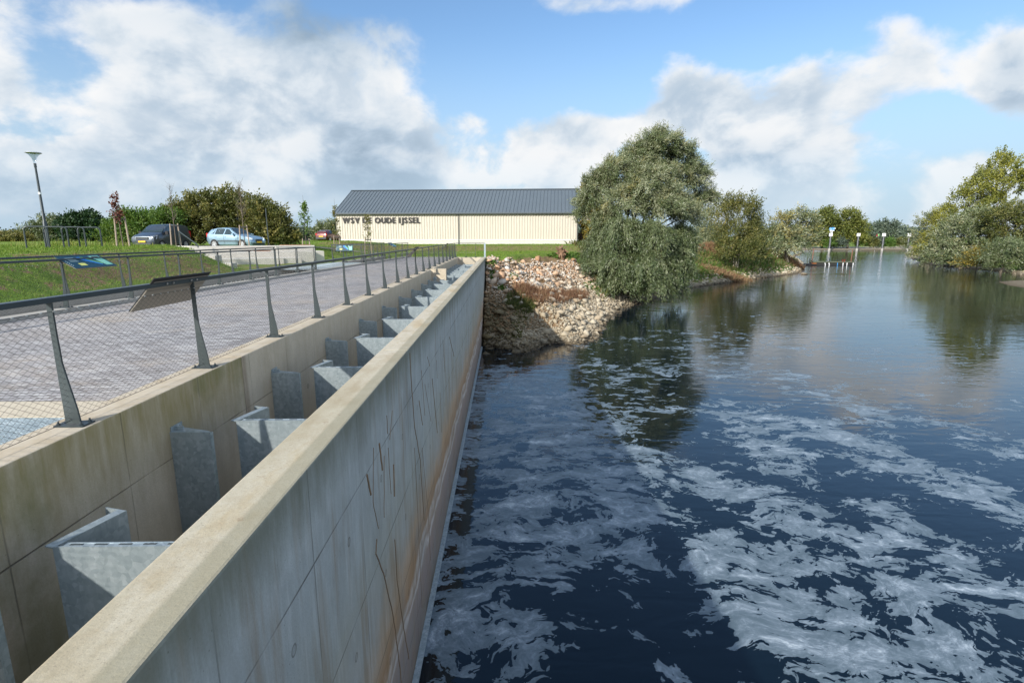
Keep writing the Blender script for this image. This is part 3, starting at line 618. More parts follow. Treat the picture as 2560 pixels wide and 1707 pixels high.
# little steel gate frame in the recess
g = empty('sluice_gate', (-3.1, 27.6, 4.35)); tag(g, 'small galvanised gate frame standing in the wall recess', 'sluice gate')
m = MB()
for s in (-.45, .45): m.box((s-.04, -.04, -1.5), (s+.04, .04, .22 if s < 0 else .30))
m.box((-.45, -.03, 0), (.45, .03, .10)); m.build('frame', M['galv'], g)
m = MB(); m.box((-.41, -.015, -1.4), (.41, .012, -.02)); m.build('gate_leaf', M['galv'], g)
m = MB(); m.lathe([(0, -.03), (.09, -.03), (.10, 0), (.09, .03), (0, .03)], 12, Matrix.Translation((-.45, -.02, .26)) @ Matrix.Rotation(math.pi/2, 4, 'X')); m.build('hand_wheel', M['galv'], g)
# ------------------------------------------------------------------ baffles
FT = 4.62
def proto_baffle():
    t = empty('baffle', (0, 0, 0)); wd = 1.32
    m = MB(); m.box((0, 0, -2.6), (wd, .012, 0)); m.build('front_plate', M['galv'], t)
    m = MB()   # slotted top flange of the front plate
    m.box((.06, .014, -.012), (wd, .022, 0))
    m.box((.06, .022, -.011), (wd, .0455, -.001))
    m.box((.06, .045, -.012), (wd, .060, 0)); m.build('top_flange', M['galv'], t)
    m = MB()
    for k in range(7): m.box((.10+k*.17, .020, -.0005), (.19+k*.17, .040, .0015))
    m.build('slots', M['trim'], t)['kind'] = 'stuff'
    L = math.hypot(.15, .50); a = math.atan2(.50, .15)
    T = Matrix.Rotation(a, 4, 'Z')
    m = MB(); m.box((.013, -.012, -2.6), (L, -.001, 0), T); m.build('return_plate', M['galv'], t)
    m = MB(); m.box((0, -.001, -.014), (L, .012, -.002), T)
    m.box((.0, .0125, -.014), (L, .075, -.003), T); m.build('return_flange', M['galv'], t)
    m = MB(); m.box((L, -.012, -2.6), (L+.011, .20, -.003), T); m.build('end_plate', M['galv'], t)
    return t
pb = proto_baffle(); NB = 0
ybs = [3.42+2.6*k for k in range(9)]+[26.4]+[29.6+1.5*k for k in range(9)]
for k, yb in enumerate(ybs):
    b = pb if k == 0 else copy_tree(pb); b.location = (-3.15, yb, FT)
    tag(b, f'galvanised V-shaped baffle, {["nearest to the camera","second from the camera","third from the camera","fourth from the camera","fifth from the camera","sixth from the camera","seventh from the camera","eighth from the camera","ninth from the camera"][k]}' if k < 9 else ('galvanised V-shaped baffle right in front of the wall recess' if k == 9 else 'small far galvanised baffle in the tight row beyond the wall recess'), 'baffle', 'far baffles beyond the recess' if k > 9 else 'baffles across the fish pass')
def proto_vane():
    t = empty('guide_plate', (0, 0, 0))
    m = MB(); m.box((.0, 0, -2.6), (.44, .012, 0)); m.build('plate', M['galv'], t)
    m = MB(); m.prism([(0, .014), (.44, .014), (.40, .05), (.10, .16), (0, .20)], -.016, -.004); m.build('top_flange', M['galv'], t)
    m = MB(); m.box((.001, .014, -2.6), (.013, .22, .05)); m.box((.013, .08, -.001), (.10, .10, .04))
    for z in (.02, -.6, -1.5): m.lathe([(0, 0), (.014, 0), (.014, .012), (0, .014)], 8, Matrix.Translation((.013, .17, z)) @ Matrix.Rotation(math.pi/2, 4, 'Y'))
    m.build('wall_bracket', M['galv'], t)
    m = MB(); m.box((.428, .013, -2.6), (.44, .06, -.017)); m.build('lip', M['galv'], t)
    return t
pv = proto_vane()
nm_ = ['guide plate cut by the left edge of the photo', 'second guide plate from the camera', 'third guide plate from the camera', 'fourth guide plate from the camera', 'fifth guide plate from the camera', 'sixth guide plate from the camera', 'seventh guide plate from the camera', 'eighth guide plate from the camera', 'ninth guide plate from the camera', 'guide plate just before the recess']
for k, yv in enumerate([3.02]+[5.62+2.6*i for i in range(8)]+[25.9]+[29.1+1.5*i for i in range(9)]):
    b = pv if k == 0 else copy_tree(pv); b.location = (XL+.001, yv, FT+.01)
    tag(b, 'narrow galvanised '+nm_[k]+', on the deck wall' if k < 10 else 'small far guide plate on the deck wall beyond the recess', 'guide plate', 'far guide plates beyond the recess' if k > 9 else 'guide plates on the deck wall')
# ------------------------------------------------------------------ railings
RH = 1.13
def blade_mesh():
    m = MB()    # blade lies in local xz, flares towards +x
    pr = [(-.032, .012), (.100, .012), (.086, .15), (.048, .38), (.020, .56), (.014, .80), (.014, RH-.035), (-.032, RH-.035)]
    m.add([(x, -.009, z) for x, z in pr]+[(x, .009, z) for x, z in pr], [tuple(range(len(pr)))]+[tuple(range(2*len(pr)-1, len(pr)-1, -1))]+[(i, i+len(pr), (i+1) % len(pr)+len(pr), (i+1) % len(pr)) for i in range(len(pr))])
    return m.mesh('post')
def foot_mesh():
    m = MB(); m.box((-.09, -.075, 0), (.165, .075, .014))
    for x in (-.062, .138):
        for y in (-.05, .05): m.lathe([(0, .014), (.016, .014), (.016, .026), (.008, .028), (.008, .045), (0, .045)], 8, None, (x, y, 0))
    return m.mesh('base_plate')
BLADE, FOOT = blade_mesh(), foot_mesh(); BLADE.materials.append(M['paint2']); FOOT.materials.append(M['paint'])
def railing(name, label, path, posts, side=1, z=WT, net=True, mesh_w=.085, group=None, wire=.0013):
    """path: end points; posts: distances along it; side=+1 flares to the right of travel"""
    a, b = Vector((*path[0], 0)), Vector((*path[1], 0)); L = (b-a).length; u = (b-a)/L; nrm = Vector((u.y, -u.x, 0))*side
    t = empty(name, (a.x, a.y, z), 0); tag(t, label, 'railing', group)
    rot = Matrix(((nrm.x, -nrm.y, 0), (nrm.y, nrm.x, 0), (0, 0, 1))).to_4x4()
    for dd in posts:
        po = bpy.data.objects.new('post', BLADE); C.objects.link(po); po.parent = t; po.matrix_local = Matrix.Translation(u*dd) @ rot
        fo = bpy.data.objects.new('base_plate', FOOT); C.objects.link(fo); fo.parent = po
    m = MB(); Mx = Matrix(((u.x, nrm.x, 0, 0), (u.y, nrm.y, 0, 0), (0, 0, 1, 0), (0, 0, 0, 1)))
    m.box((0, -.045, RH-.035), (L, .035, RH+.012), Mx); m.build('handrail', M['paint'], t, bevel=.004)
    if net:
        V = []; F = []
        z0, z1 = .045, 1.02; off = nrm*.024; hgt = z1-z0; run = hgt/.62
        def strip(p, q, r):
            dd = (q-p).normalized(); s_ = dd.cross(nrm).normalized(); bse = len(V)
            for c in (p, q):
                for an in range(4):
                    th = math.pi/2*an; V.append(c+(s_*math.cos(th)+nrm*math.sin(th))*r)
            for k in range(4): F.append((bse+k, bse+(k+1) % 4, bse+4+(k+1) % 4, bse+4+k))
        kk = int((L+run)/mesh_w)
        for i in range(kk):
            s0 = -run+i*mesh_w
            for sg in (1, -1):
                A_, B__ = (s0, z0), (s0+run, z1)
                if sg < 0: A_, B__ = (s0, z1), (s0+run, z0)
                (xa, za), (xb, zb) = A_, B__
                if xa < 0: za += (zb-za)*(0-xa)/(xb-xa); xa = 0
                if xb > L: zb = za+(zb-za)*(L-xa)/(xb-xa); xb = L
                if xb-xa > .01: strip(u*xa+off+Vector((0, 0, za)), u*xb+off+Vector((0, 0, zb)), wire)
        me = np_mesh('wire_net', [tuple(v) for v in V], F); link('wire_net', me, M['wire'], t)
        m = MB(); m.tube([off+Vector((0, 0, z1)), u*L+off+Vector((0, 0, z1))], .0022, 6); m.tube([off+Vector((0, 0, z0)), u*L+off+Vector((0, 0, z0))], .0026, 6); m.build('border_cable', M['wire'], t)
        m = MB()
        for i in range(int(L/.132)): c = u*(i*.132+.05)+off+Vector((0, 0, z1)); m.box((c.x-.005, c.y-.008, c.z-.005), (c.x+.005, c.y+.008, c.z+.006))
        m.build('cable_clips', M['steel'], t)['kind'] = 'stuff'
    return t
PN = [4.6+2.13*k for k in range(-2, 19)]
r1 = railing('deck_railing', 'dark grey railing with wire net along the deck wall, nearest to the camera', ((-3.88, -1.), (-3.88, 43.3)), [y+1. for y in PN])
k0, k1 = (xk(6)-.1, 6.), (xk(27.1)-.1, 27.1)
L2 = math.hypot(k1[0]-k0[0], k1[1]-k0[1]); r2 = railing('trench_railing', 'dark grey railing on the trench kerb across the paving, blue information panel fixed to it', (k0, k1), [.5+2.06*k for k in range(-0, 10)]+[L2-.04], -1, mesh_w=.09, wire=.0013)
k2, k3 = (xk(6)-2.12, 6.), (xk(27.1)-2.12, 27.1)
r3 = railing('bank_railing', 'dark grey railing on the trench wall at the foot of the grass bank', (k2, k3), [.8+2.06*k for k in range(0, 10)]+[L2-.04], 1, mesh_w=.09, wire=.0013)
railing('cross_railing', 'short railing across the trench joining the two long railings before the grating', ((k1[0]-.07, 27.2), (k3[0]+.07, 27.2)), [.05, .95, 1.8], 1, mesh_w=.07)
k4, k5 = (xk(34.6)-.1, 34.6), (xk(46.4)-.1, 46.4)
railing('far_trench_railing', 'distant railing on the trench kerb beyond the grating, narrow blue panel on it', (k4, k5), [.05+1.95*k for k in range(0, 7)], -1, mesh_w=.08, wire=.0014)
k6, k7 = (xk(34.6)-2.12, 34.6), (xk(46.4)-2.12, 46.4)
railing('far_bank_railing', 'distant railing at the bank side of the trench, map panel on it', (k6, k7), [.05+1.95*k for k in range(0, 7)], 1, mesh_w=.08, wire=.0014)
railing('short_cross_railing', 'far short railing across the trench, facing the camera beyond the grating', ((k6[0], 34.5), (k4[0], 34.5)), [.05, .95, 1.85], 1, mesh_w=.07)
railing('end_railing', 'plain railing without net over the cream end wall of the fish pass', ((-3.86, 43.72), (-1.5, 43.72)), [.02, .80, 1.58, 2.33], 1, net=False)
m = MB(); m.box((-1.60, 43.55, WT), (-1.46, 43.62, WT+1.12)); m.box((-1.66, 43.5, WT), (-1.40, 43.68, WT+.012))
tag(m.build('steel_post', M['galv'], bevel=.004), 'broad galvanised post at the corner of the river wall end', 'post')
# ------------------------------------------------------------------ information panels
def panel(rail_pt, u, out, label, w=1.15, art=0, depth=.42, drop=.33, lift=.07, back=False):
    """tilted board hung on a handrail: u along the rail, out = towards the reader"""
    u = Vector((*u, 0)).normalized(); out = Vector((*out, 0)).normalized(); c = Vector(rail_pt)
    dwn = (out*depth+Vector((0, 0, -drop))).normalized(); L = math.hypot(depth, drop); nz = u.cross(dwn); 
    if nz.z < 0: nz = -nz
    top = c+Vector((0, 0, lift))-out*.10
    F_ = Matrix((( u.x, dwn.x, nz.x, 0), (u.y, dwn.y, nz.y, 0), (u.z, dwn.z, nz.z, 0), (0, 0, 0, 1)))
    t = empty('information_panel', top); tag(t, label, 'information panel', 'information panels on the railings')
    m = MB(); m.box((-w/2, 0, -.004), (w/2, L, .004), F_); m.build('board', M['teal'] if art else M['board_black'], t)
    m = MB(); m.box((-w/2+.004, .10, -.016), (w/2-.004, L-.004, -.005), F_)
    for a in (-.42, -.14): m.box((-w/2+.02, L*(.5+a), -.020), (w/2-.02, L*(.5+a)+.01, -.0165), F_)
    m.build('backing', M['backboard'], t)
    m = MB()
    for a in (-.3, -.18, .18, .3): m.lathe([(0, 0), (.012, 0), (.012, .01), (0, .012)], 8, F_ @ Matrix.Translation((a*w/1.15, .08, -.032)))
    m.build('clamp', M['steel'], t)
    if art:
        s = u.cross(dwn).z > 0; sg = 1
        def fl(name, poly, mat, z=.006):
            m = MB(); 
            vs = [F_ @ Vector((x*w*sg, y*L, z)) for x, y in poly]; m.add(vs, [tuple(range(len(vs)))]); m.build(name, M[mat], t)
        fx = art
        fl('map', [(fx*-.10, .14), (fx*-.02, .12), (fx*.25, .74), (fx*.22, .84), (fx*-.06, .42)], 'map_blue')
        fl('map_land', [(fx*-.02, .14), (fx*.03, .15), (fx*.27, .72), (fx*.24, .76)], 'map_green', .0075)
        fl('text_box', [(fx*.20, .08), (fx*.44, .08), (fx*.46, .86), (fx*.30, .86)], 'mint')
        fl('photo', [(fx*.25, .12), (fx*.42, .12), (fx*.42, .30), (fx*.27, .30)], 'trim' , .0075)
        fl('small_picture', [(fx*-.28, .62), (fx*-.13, .62), (fx*-.13, .82), (fx*-.28, .82)], 'ylw')
        m = MB()
        for k in range(5): m.box((w*min(fx*-.36, fx*-.18), L*(.18+.07*k), .005), (w*max(fx*-.36, fx*-.18), L*(.195+.07*k), .007), F_)
        for k in range(5): m.box((w*fx*-.45-.01, L*(.40+.09*k), .005), (w*fx*-.45+.01, L*(.44+.09*k), .007), F_)
        m.build('text_lines', M['pale'], t)
    return t
ZR = WT+RH
panel((-3.90, 6.45, ZR+.02), (0, 1), (-1, 0), 'information panel on the nearest railing, seen from its dark grey back', 1.15, 0, .32, .36, .05)
panel((xk(13.3)-.10, 13.25, ZR+.02), (.0625, 1), (1, 0), 'dark blue information panel with a map, on the railing across the paving', 1.25, 1, .46, .27, .04)
panel((-3.90, 23.9, ZR+.02), (0, 1), (-1, 0), 'middle panel of three seen from behind on the nearest railing, small in the photo', 1.1, 0, .42, .42, .05)
panel((-3.90, 36.8, ZR+.02), (0, 1), (-1, 0), 'farthest panel seen from behind on the nearest railing', 1.1, 0, .40, .40, .05)
panel((xk(34.5)-1.25, 34.42, ZR+.0), (1, 0), (0, -1), 'teal and mint map panel on the far short railing facing the camera', 1.05, 1, .20, .40, .02)
panel((xk(41)-.10, 41.0, ZR+.02), (.0625, 1), (1, 0), 'small bright blue tilted panel on the distant railing', 1.1, 1, .42, .30, .04)
# ------------------------------------------------------------------ seating steps
sd = Vector((D_[0]-B_[0], D_[1]-B_[1], 0)).normalized(); sn = Vector((sd.y, -sd.x, 0)); B0 = Vector((*B_, 0))
def sl(a, b, c, d_): return [tuple((B0+sd*a+sn*c)[:2]), tuple((B0+sd*a+sn*d_)[:2]), tuple((B0+sd*b+sn*d_)[:2]), tuple((B0+sd*b+sn*c)[:2])]
t = empty('seating_steps', (B_[0], B_[1], 5.05)); tag(t, 'pale concrete seating steps stepping down from the parking to the paving', 'seating steps')
def blk(name, poly, z0, z1, mat='c_plain', p=t, bv=.02):
    o = MB().prism(poly, z0-5.05, z1-5.05, Matrix.Translation((-B_[0], -B_[1], 0))).build(name, M[mat], p, bevel=bv); return o
blk('top_wall', sl(0, 7.6, -.9, .0), 4.6, 6.12)
blk('middle_step', sl(-.3, 7.2, .002, 1.6), 4.6, 5.76)
blk('lower_step', sl(-.2, 4.9, 1.602, 3.2), 4.6, 5.41)
blk('end_block', sl(7.2, 7.9, .004, 1.3), 4.6, 5.75)
blk('end_block', sl(4.902, 6.0, 1.604, 3.1), 4.6, 5.40)
A0 = Vector((-24.2, 37.1, 0)); bb = B0-sn*.002
blk('wing_wall', [tuple(A0[:2]), tuple((B0-sn*.9)[:2]), tuple((B0-sn*.9+Vector((.35, .2, 0)))[:2]), (A0.x+.3, A0.y+.5)], 4.8, 6.13)
blk('wing_wall', [(-19.9, 30.3), (-16.75, 30.3), (-16.75, 30.65), (-19.9, 30.65)], 4.6, 5.84, 'c_warm')
blk('stair_block', [(-16.5, 29.4), (-15.65, 29.5), (-15.75, 30.4), (-16.6, 30.3)], 5.0, 5.72)
blk('stair_block', [(-15.1, 28.0), (-14.1, 28.1), (-14.2, 28.9), (-15.2, 28.8)], 5.0, 5.38)
for (a, b, c, z) in ((5.4, 7.4, -.6, 6.12), (2.2, 3.4, .2, 5.762), (3.6, 4.6, .2, 5.762)):
    m = MB()
    for i in range(4):
        for p0, p1 in ((a, (a+b)/2-.03), ((a+b)/2+.03, b)):
            poly = sl(p0, p1, c+i*.11, c+i*.11+.09); m.prism(poly, z-5.05+.012, z-5.05+.05, Matrix.Translation((-B_[0], -B_[1], 0)))
    m.build('seat_slats', M['wood'], t)
# ------------------------------------------------------------------ the hall
def pt(X, dist): q = PD(X, dist); return Vector((q.x, q.y, 0))
FL, FR = pt(843, 80.0), pt(1445, 76.5); bx_ = (FR-FL).normalized(); bn_ = Vector((-bx_.y, bx_.x, 0)); BL_ = (FR-FL).length
GZ = 5.60; EH, DEP, RISE = 4.45, 14.6, 3.6
hall = empty('boat_hall', (FL.x, FL.y, GZ)); tag(hall, 'long cream metal hall with dark grey pitched roof and large letters on its front', 'hall')
Mh = Matrix(((bx_.x, bn_.x, 0, 0), (bx_.y, bn_.y, 0, 0), (0, 0, 1, 0), (0, 0, 0, 1)))
m = MB(); m.box((.03, .03, -1.2), (BL_-.03, DEP-.03, .62), Mh); m.build('plinth', M['c_plain'], hall)
m = MB()
def corr(x0, x1, z0, z1, per, dep, yf=0., gable=False):
    k = int((x1-x0)/per); rows = []
    for i in range(k+1):
        x = x0+i*(x1-x0)/k
        for fx, dy in ((0, 0), (.18, 0), (.30, dep), (.78, dep), (.90, 0)):
            if i == k and fx > 0: break
            rows.append((x+fx*(x1-x0)/k, yf+dy))
    vs = []; fs = []
    for (x, y) in rows: vs += [Mh @ Vector((x, y, z0)), Mh @ Vector((x, y, z1))]
    for i in range(len(rows)-1): fs.append((2*i, 2*i+2, 2*i+3, 2*i+1))
    m.add(vs, fs)
corr(0, BL_, .66, EH, .38, .07)
m.add([Mh @ Vector(v) for v in [(0, .1, .66), (0, DEP, .66), (0, DEP, EH), (0, DEP/2, EH+RISE-.05), (0, .1, EH), (BL_, .1, .66), (BL_, DEP, .66), (BL_, DEP, EH), (BL_, DEP/2, EH+RISE-.05), (BL_, .1, EH)]],
      [(0, 4, 3, 2, 1), (5, 6, 7, 8, 9), (1, 2, 7, 6)])
m.build('wall_cladding', M['clad'], hall)
m = MB(); m.box((-.01, -.03, .60), (BL_+.01, .02, .68), Mh); m.build('base_trim', M['white'], hall)
# roof with standing ribs
m = MB(); ov = .28; th = .10; sx = .25
for sgn in (0, 1):
    def rp(x, t_, o=0.):  # t_ 0 eave, 1 ridge
        y = -ov+(DEP/2+ov)*t_ if sgn == 0 else DEP+ov-(DEP/2+ov)*t_
        return Mh @ Vector((x, y, EH+.03-ov*RISE/(DEP/2)+(RISE+ov*RISE/(DEP/2))*t_+o))
    a, b = -sx, BL_+sx
    vs = [rp(a, 0), rp(b, 0), rp(b, 1), rp(a, 1), rp(a, 0, th), rp(b, 0, th), rp(b, 1, th), rp(a, 1, th)]
    m.add(vs, [(0, 3, 2, 1), (4, 5, 6, 7), (0, 1, 5, 4), (1, 2, 6, 5), (3, 0, 4, 7)])
    k = int((b-a)/.52)
    for i in range(k+1):
        x = a+.05+i*(b-a-.1)/k
        vs = [rp(x-.045, 0, th+.001), rp(x+.045, 0, th+.001), rp(x+.045, 1, th+.001), rp(x-.045, 1, th+.001), rp(x-.02, 0, th+.075), rp(x+.02, 0, th+.075), rp(x+.02, 1, th+.075), rp(x-.02, 1, th+.075)]
        m.add(vs, [(4, 5, 6, 7), (0, 4, 7, 3), (1, 2, 6, 5), (0, 1, 5, 4)])
m.build('roof', M['roof'], hall)
m = MB(); q = EH+.03+RISE+th
m.add([Mh @ Vector(v) for v in [(-sx-.03, DEP/2-.22, q-.03), (BL_+sx+.03, DEP/2-.22, q-.03), (BL_+sx+.03, DEP/2, q+.10), (-sx-.03, DEP/2, q+.10), (BL_+sx+.03, DEP/2+.22, q-.03), (-sx-.03, DEP/2+.22, q-.03)]], [(0, 1, 2, 3), (3, 2, 4, 5)])
m.build('ridge_cap', M['trim'], hall)
m = MB(); m.box((-sx, -ov-.12, EH-.20), (BL_+sx, -ov-.005, EH-.07), Mh); m.build('gutter', M['trim'], hall)
m = MB()
for s in (0, BL_):
    x0 = -sx-.04 if s == 0 else BL_+sx+.003
    z_ = lambda y: EH+.03+(RISE/(DEP/2))*(y if y < DEP/2 else DEP-y)
    vs = [Mh @ Vector((x0+dx_, y, z_(y)+o)) for dx_ in (0, .037) for y in (-ov, DEP/2, DEP+ov) for o in (-.10, th+.05)]
    m.add(vs, [(0, 1, 3, 2), (2, 3, 5, 4), (6, 8, 9, 7), (8, 10, 11, 9), (1, 7, 9, 3), (3, 9, 11, 5), (0, 6, 7, 1)])
m.build('verge_trim', M['trim'], hall)
for xx in (BL_*.514, BL_-.12):
    m = MB(); m.tube([Mh @ Vector((xx, -.34, EH-.18)), Mh @ Vector((xx, -.13, EH-.5)), Mh @ Vector((xx, -.13, -.1))], .055, 8); m.build('downpipe', M['trim'], hall, smooth=True)
def glyph(ch):
    cu = bpy.data.curves.new('lettering', 'FONT'); cu.body = ch; cu.size = 1.; cu.extrude = .02; cu.resolution_u = 3
    to = bpy.data.objects.new('tmp', cu); C.objects.link(to); bpy.context.view_layer.update()
    me = bpy.data.meshes.new_from_object(to.evaluated_get(bpy.context.evaluated_depsgraph_get())); bpy.data.objects.remove(to)
    vs = [tuple(v.co) for v in me.vertices]; fs = [tuple(p.vertices) for p in me.polygons]; bpy.data.meshes.remove(me); return vs, fs
letmat = simple('black_letters', (.02, .017, .015), .6); text = 'WSV DE OUDE IJSSEL'; gl = {c: glyph(c) for c in set(text) if c != ' '}
cur = 0; lay = []
for c in text:
    if c == ' ': cur += .34; continue
    xs = [v[0] for v in gl[c][0]]; lay.append((c, cur-min(xs))); cur += max(xs)-min(xs)+.24
tot = cur-.20; capH = max(v[1] for v in gl['E'][0]); xa, xb, zb, zt = 1.0, 1.0+BL_*.327, 3.03, 3.80
for c, off in lay:
    m = MB(); vs, fs = gl[c]
    for j, (ox, oz) in enumerate([(0, 0), (.070, .010), (-.070, -.010), (.070, -.010), (-.070, .010), (.035, .016), (-.032, -.025)]):
        m.add([Mh @ Vector((xa+(v[0]+off+ox)/tot*(xb-xa), -.05-v[2]-j*.0015, zb+(v[1]+oz)/capH*(zt-zb))) for v in vs], fs)
    m.build('letter', letmat, hall)
# ------------------------------------------------------------------ vegetation
RS = np.random.RandomState(11)
def unit(v): return v/(np.linalg.norm(v, axis=-1, keepdims=True)+1e-9)
def leaf_faces(pts, dirs, nrm, ln, wd, tint):
    """one folded-flat diamond per leaf"""
    n_ = len(pts); dirs = unit(dirs); side = unit(np.cross(dirs, nrm)); ln = np.broadcast_to(ln, (n_,))[:, None]; wd = np.broadcast_to(wd, (n_,))[:, None]
    a = pts; b = pts+dirs*ln*.45+side*wd*.5; c = pts+dirs*ln; d_ = pts+dirs*ln*.45-side*wd*.5
    V = np.stack([a, b, c, d_], 1).reshape(-1, 3); F = np.arange(n_*4).reshape(-1, 4); return V, F, tint
def foliage(blobs, nclump, per, ln, wd, csize=.5, droop=0., wind=(.35, .1, 0), tint=(.45, .18), strand=1., inner=.35, edge=.12, topt=0., rs=RS, lump_=.18):
    """blobs: (cx,cy,cz,rx,ry,rz[,tint offset]); clumps sit mostly on the shell of the blobs, each a spray of leaves"""
    bl = np.array([tuple(b)+((0,) if len(b) == 6 else ()) for b in blobs], float)
    area = (bl[:, 3]*bl[:, 4]+bl[:, 3]*bl[:, 5]+bl[:, 4]*bl[:, 5]); pr = area/area.sum()
    idx = rs.choice(len(bl), nclump, p=pr); b = bl[idx]
    u = unit(rs.normal(size=(nclump, 3))); u[:, 2] = np.where(u[:, 2] < -.55, -u[:, 2], u[:, 2])
    r = np.where(rs.rand(nclump) < inner, rs.uniform(.35, .85, nclump), rs.normal(1., edge, nclump))[:, None]
    r = r*(1+lump_*np.sin(u[:, :1]*5+b[:, :1])*np.cos(u[:, 2:3]*6+b[:, 1:2]))
    ctr = b[:, :3]+u*b[:, 3:6]*r
    # drop clumps deep inside other blobs
    keep = np.ones(nclump, bool)
    for q in bl:
        dd = (((ctr-q[:3])/q[3:6])**2).sum(1); keep &= ~((dd < .45) & (rs.rand(nclump) < .75))
    ctr, u, b = ctr[keep], u[keep], b[keep]; k = len(ctr)
    ax = unit(u*.8+np.array(wind)+np.array([0, 0, .25])-np.array([0, 0, 1.])*droop+rs.normal(size=(k, 3))*.35)
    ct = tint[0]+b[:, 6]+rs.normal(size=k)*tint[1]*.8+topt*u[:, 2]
    m_ = per; off = rs.normal(size=(k, m_, 3))*csize*.5; t_ = rs.uniform(-.5, 1., (k, m_, 1))
    p = ctr[:, None]+off*(.55 if strand > 1 else 1)+ax[:, None]*t_*csize*strand
    if droop: p[:, :, 2] -= (t_[:, :, 0].clip(0)**2)*csize*strand*droop*.6
    d_ = ax[:, None]+rs.normal(size=(k, m_, 3))*.55-np.array([0, 0, droop*.5])*(t_ > 0)
    cn = unit(u*1.0+rs.normal(size=(k, 3))*.45+np.array([0, 0, .35])); nr = unit(cn[:, None]*1.5+rs.normal(size=(k, m_, 3))*.6)
    tt = np.clip(ct[:, None]+rs.normal(size=(k, m_))*tint[1]*.6, 0, 1)
    N = k*m_; l = ln*rs.uniform(.7, 1.35, N); w_ = wd*rs.uniform(.7, 1.3, N)
    return leaf_faces(p.reshape(-1, 3), d_.reshape(-1, 3), nr.reshape(-1, 3), l, w_, tt.ravel())
def merge(parts):
    V = []; F = []; T = []; o = 0
    for v, f, t in parts: V.append(v); F.append(f+o); T.append(t); o += len(v)
    return np.concatenate(V), np.concatenate(F), np.concatenate(T)
def crown(name, parts, mat, parent):
    V, F, T = merge(parts); return link(name, np_mesh(name, V, F, {'tint': T}), mat, parent)
def limbs(blobs, base=(0, 0, 0), r0=.3, stems=1, twig=2, rnd=random.Random(3), k=7):
    m = MB(); bs = [Vector(b[:3]) for b in blobs]; top = max(b.z for b in bs); fork = Vector((base[0], base[1], base[2]+top*.28))
    for s in range(stems):
        b0 = Vector(base)+Vector((rnd.uniform(-1, 1), rnd.uniform(-1, 1), 0))*r0*(2. if stems > 1 else 0); fk = fork+Vector((rnd.uniform(-1, 1), rnd.uniform(-1, 1), rnd.uniform(-.5, .5)))*r0*2.
        m.tube([b0-Vector((0, 0, .5)), b0.lerp(fk, .5)+Vector((rnd.uniform(-.1, .1), 0, 0)), fk], [r0*1.15/math.sqrt(stems), r0/math.sqrt(stems), r0*.8/math.sqrt(stems)], k)
        for i, b in enumerate(bs):
            if i % stems != s: continue
            md = fk.lerp(b, .5)+Vector((rnd.uniform(-.3, .3), rnd.uniform(-.3, .3), rnd.uniform(.0, .5)))*r0*3
            m.tube([fk, md, b], [r0*.5/math.sqrt(stems), r0*.3/math.sqrt(stems), r0*.14/math.sqrt(stems)], 5)
            R_ = Vector(blobs[i][3:6])
            for j in range(twig):
                u = Vector((rnd.uniform(-1, 1), rnd.uniform(-1, 1), rnd.uniform(-.3, 1))).normalized()
                e = b+Vector((u.x*R_.x, u.y*R_.y, u.z*R_.z))*.95; q = md.lerp(b, rnd.uniform(.2, 1))
                m.tube([q, q.lerp(e, .5)+Vector((0, 0, .1)), e], [r0*.13, r0*.08, r0*.03], 4)
    return m
def tree(name, label, cat, loc, blobs, lm, r0=.25, stems=1, bark='bark', twig=3, group=None, trunk=True, seed=1, **kw):
    t = empty(name, loc); tag(t, label, cat, group); rs = np.random.RandomState(seed)
    if trunk: limbs(blobs, (0, 0, 0), r0, stems, twig, random.Random(seed)).build('trunk', M[bark], t)
    crown('crown' if trunk else 'foliage', [foliage(blobs, rs=rs, **kw)], M[lm], t); return t
def at(X, dist, dz=0.): q = PD(X, dist); return Vector((q.x, q.y, H(q.x, q.y)+dz))
def hgt(X, Y, dist):   # world height of a photo row at forward distance
    d = px_dir(X, Y); return CAMZ+d.z/d.y*dist
def hitpx(X, Y):
    d = px_dir(X, Y); t = np.linspace(8, 200, 4000); z = CAMZ+d.z*t; h_ = height(d.x*t, d.y*t); k = np.argmax(z <= h_); return Vector((d.x*t[k], d.y*t[k], h_[k]))
def blobs_px(spec, dist, base, depth=1.):
    """spec rows: photo x, y, half width px, half height px [, dy m, tint] -> blobs relative to base at forward distance"""
    out = []
    for s in spec:
        X, Y, a, b = s[:4]; dy = s[4] if len(s) > 4 else 0; ti = s[5] if len(s) > 5 else 0
        q = PD(X, dist+dy); z = hgt(X, Y, dist+dy); rx = abs(PD(X+a, dist+dy).x-q.x); rz = abs(hgt(X, Y-b, dist+dy)-z)
        out.append((q.x-base.x, q.y-base.y, z-base.z, rx, rx*depth, rz, ti))
    return out
# --- the big willow on the bank
b = at(1575, 56.5); b.z = max(b.z, .4)
sp = [(1640, 362, 48, 34, 0), (1590, 395, 50, 36, 0), (1540, 432, 48, 36, 0), (1495, 468, 40, 36, 1), (1466, 492, 26, 22, 2), (1685, 400, 36, 40, 1), (1718, 440, 36, 36, 1), (1748, 492, 28, 24, 2), (1620, 455, 60, 45, -2),
      (1560, 505, 50, 40, -2), (1660, 515, 55, 42, -3), (1712, 535, 30, 30, -1), (1515, 560, 34, 34, 0), (1498, 612, 36, 34, -1), (1560, 582, 46, 38, -4), (1632, 590, 48, 40, -4), (1703, 597, 34, 38, -2), (1484, 648, 26, 26, -1),
      (1545, 655, 42, 36, -4), (1618, 665, 46, 36, -5), (1694, 655, 38, 38, -3), (1650, 700, 36, 24, -5), (1560, 698, 40, 22, -4), (1700, 700, 24, 24, -3), (1520, 692, 24, 20, -3), (1425+30, 530, 18, 16, 3)]
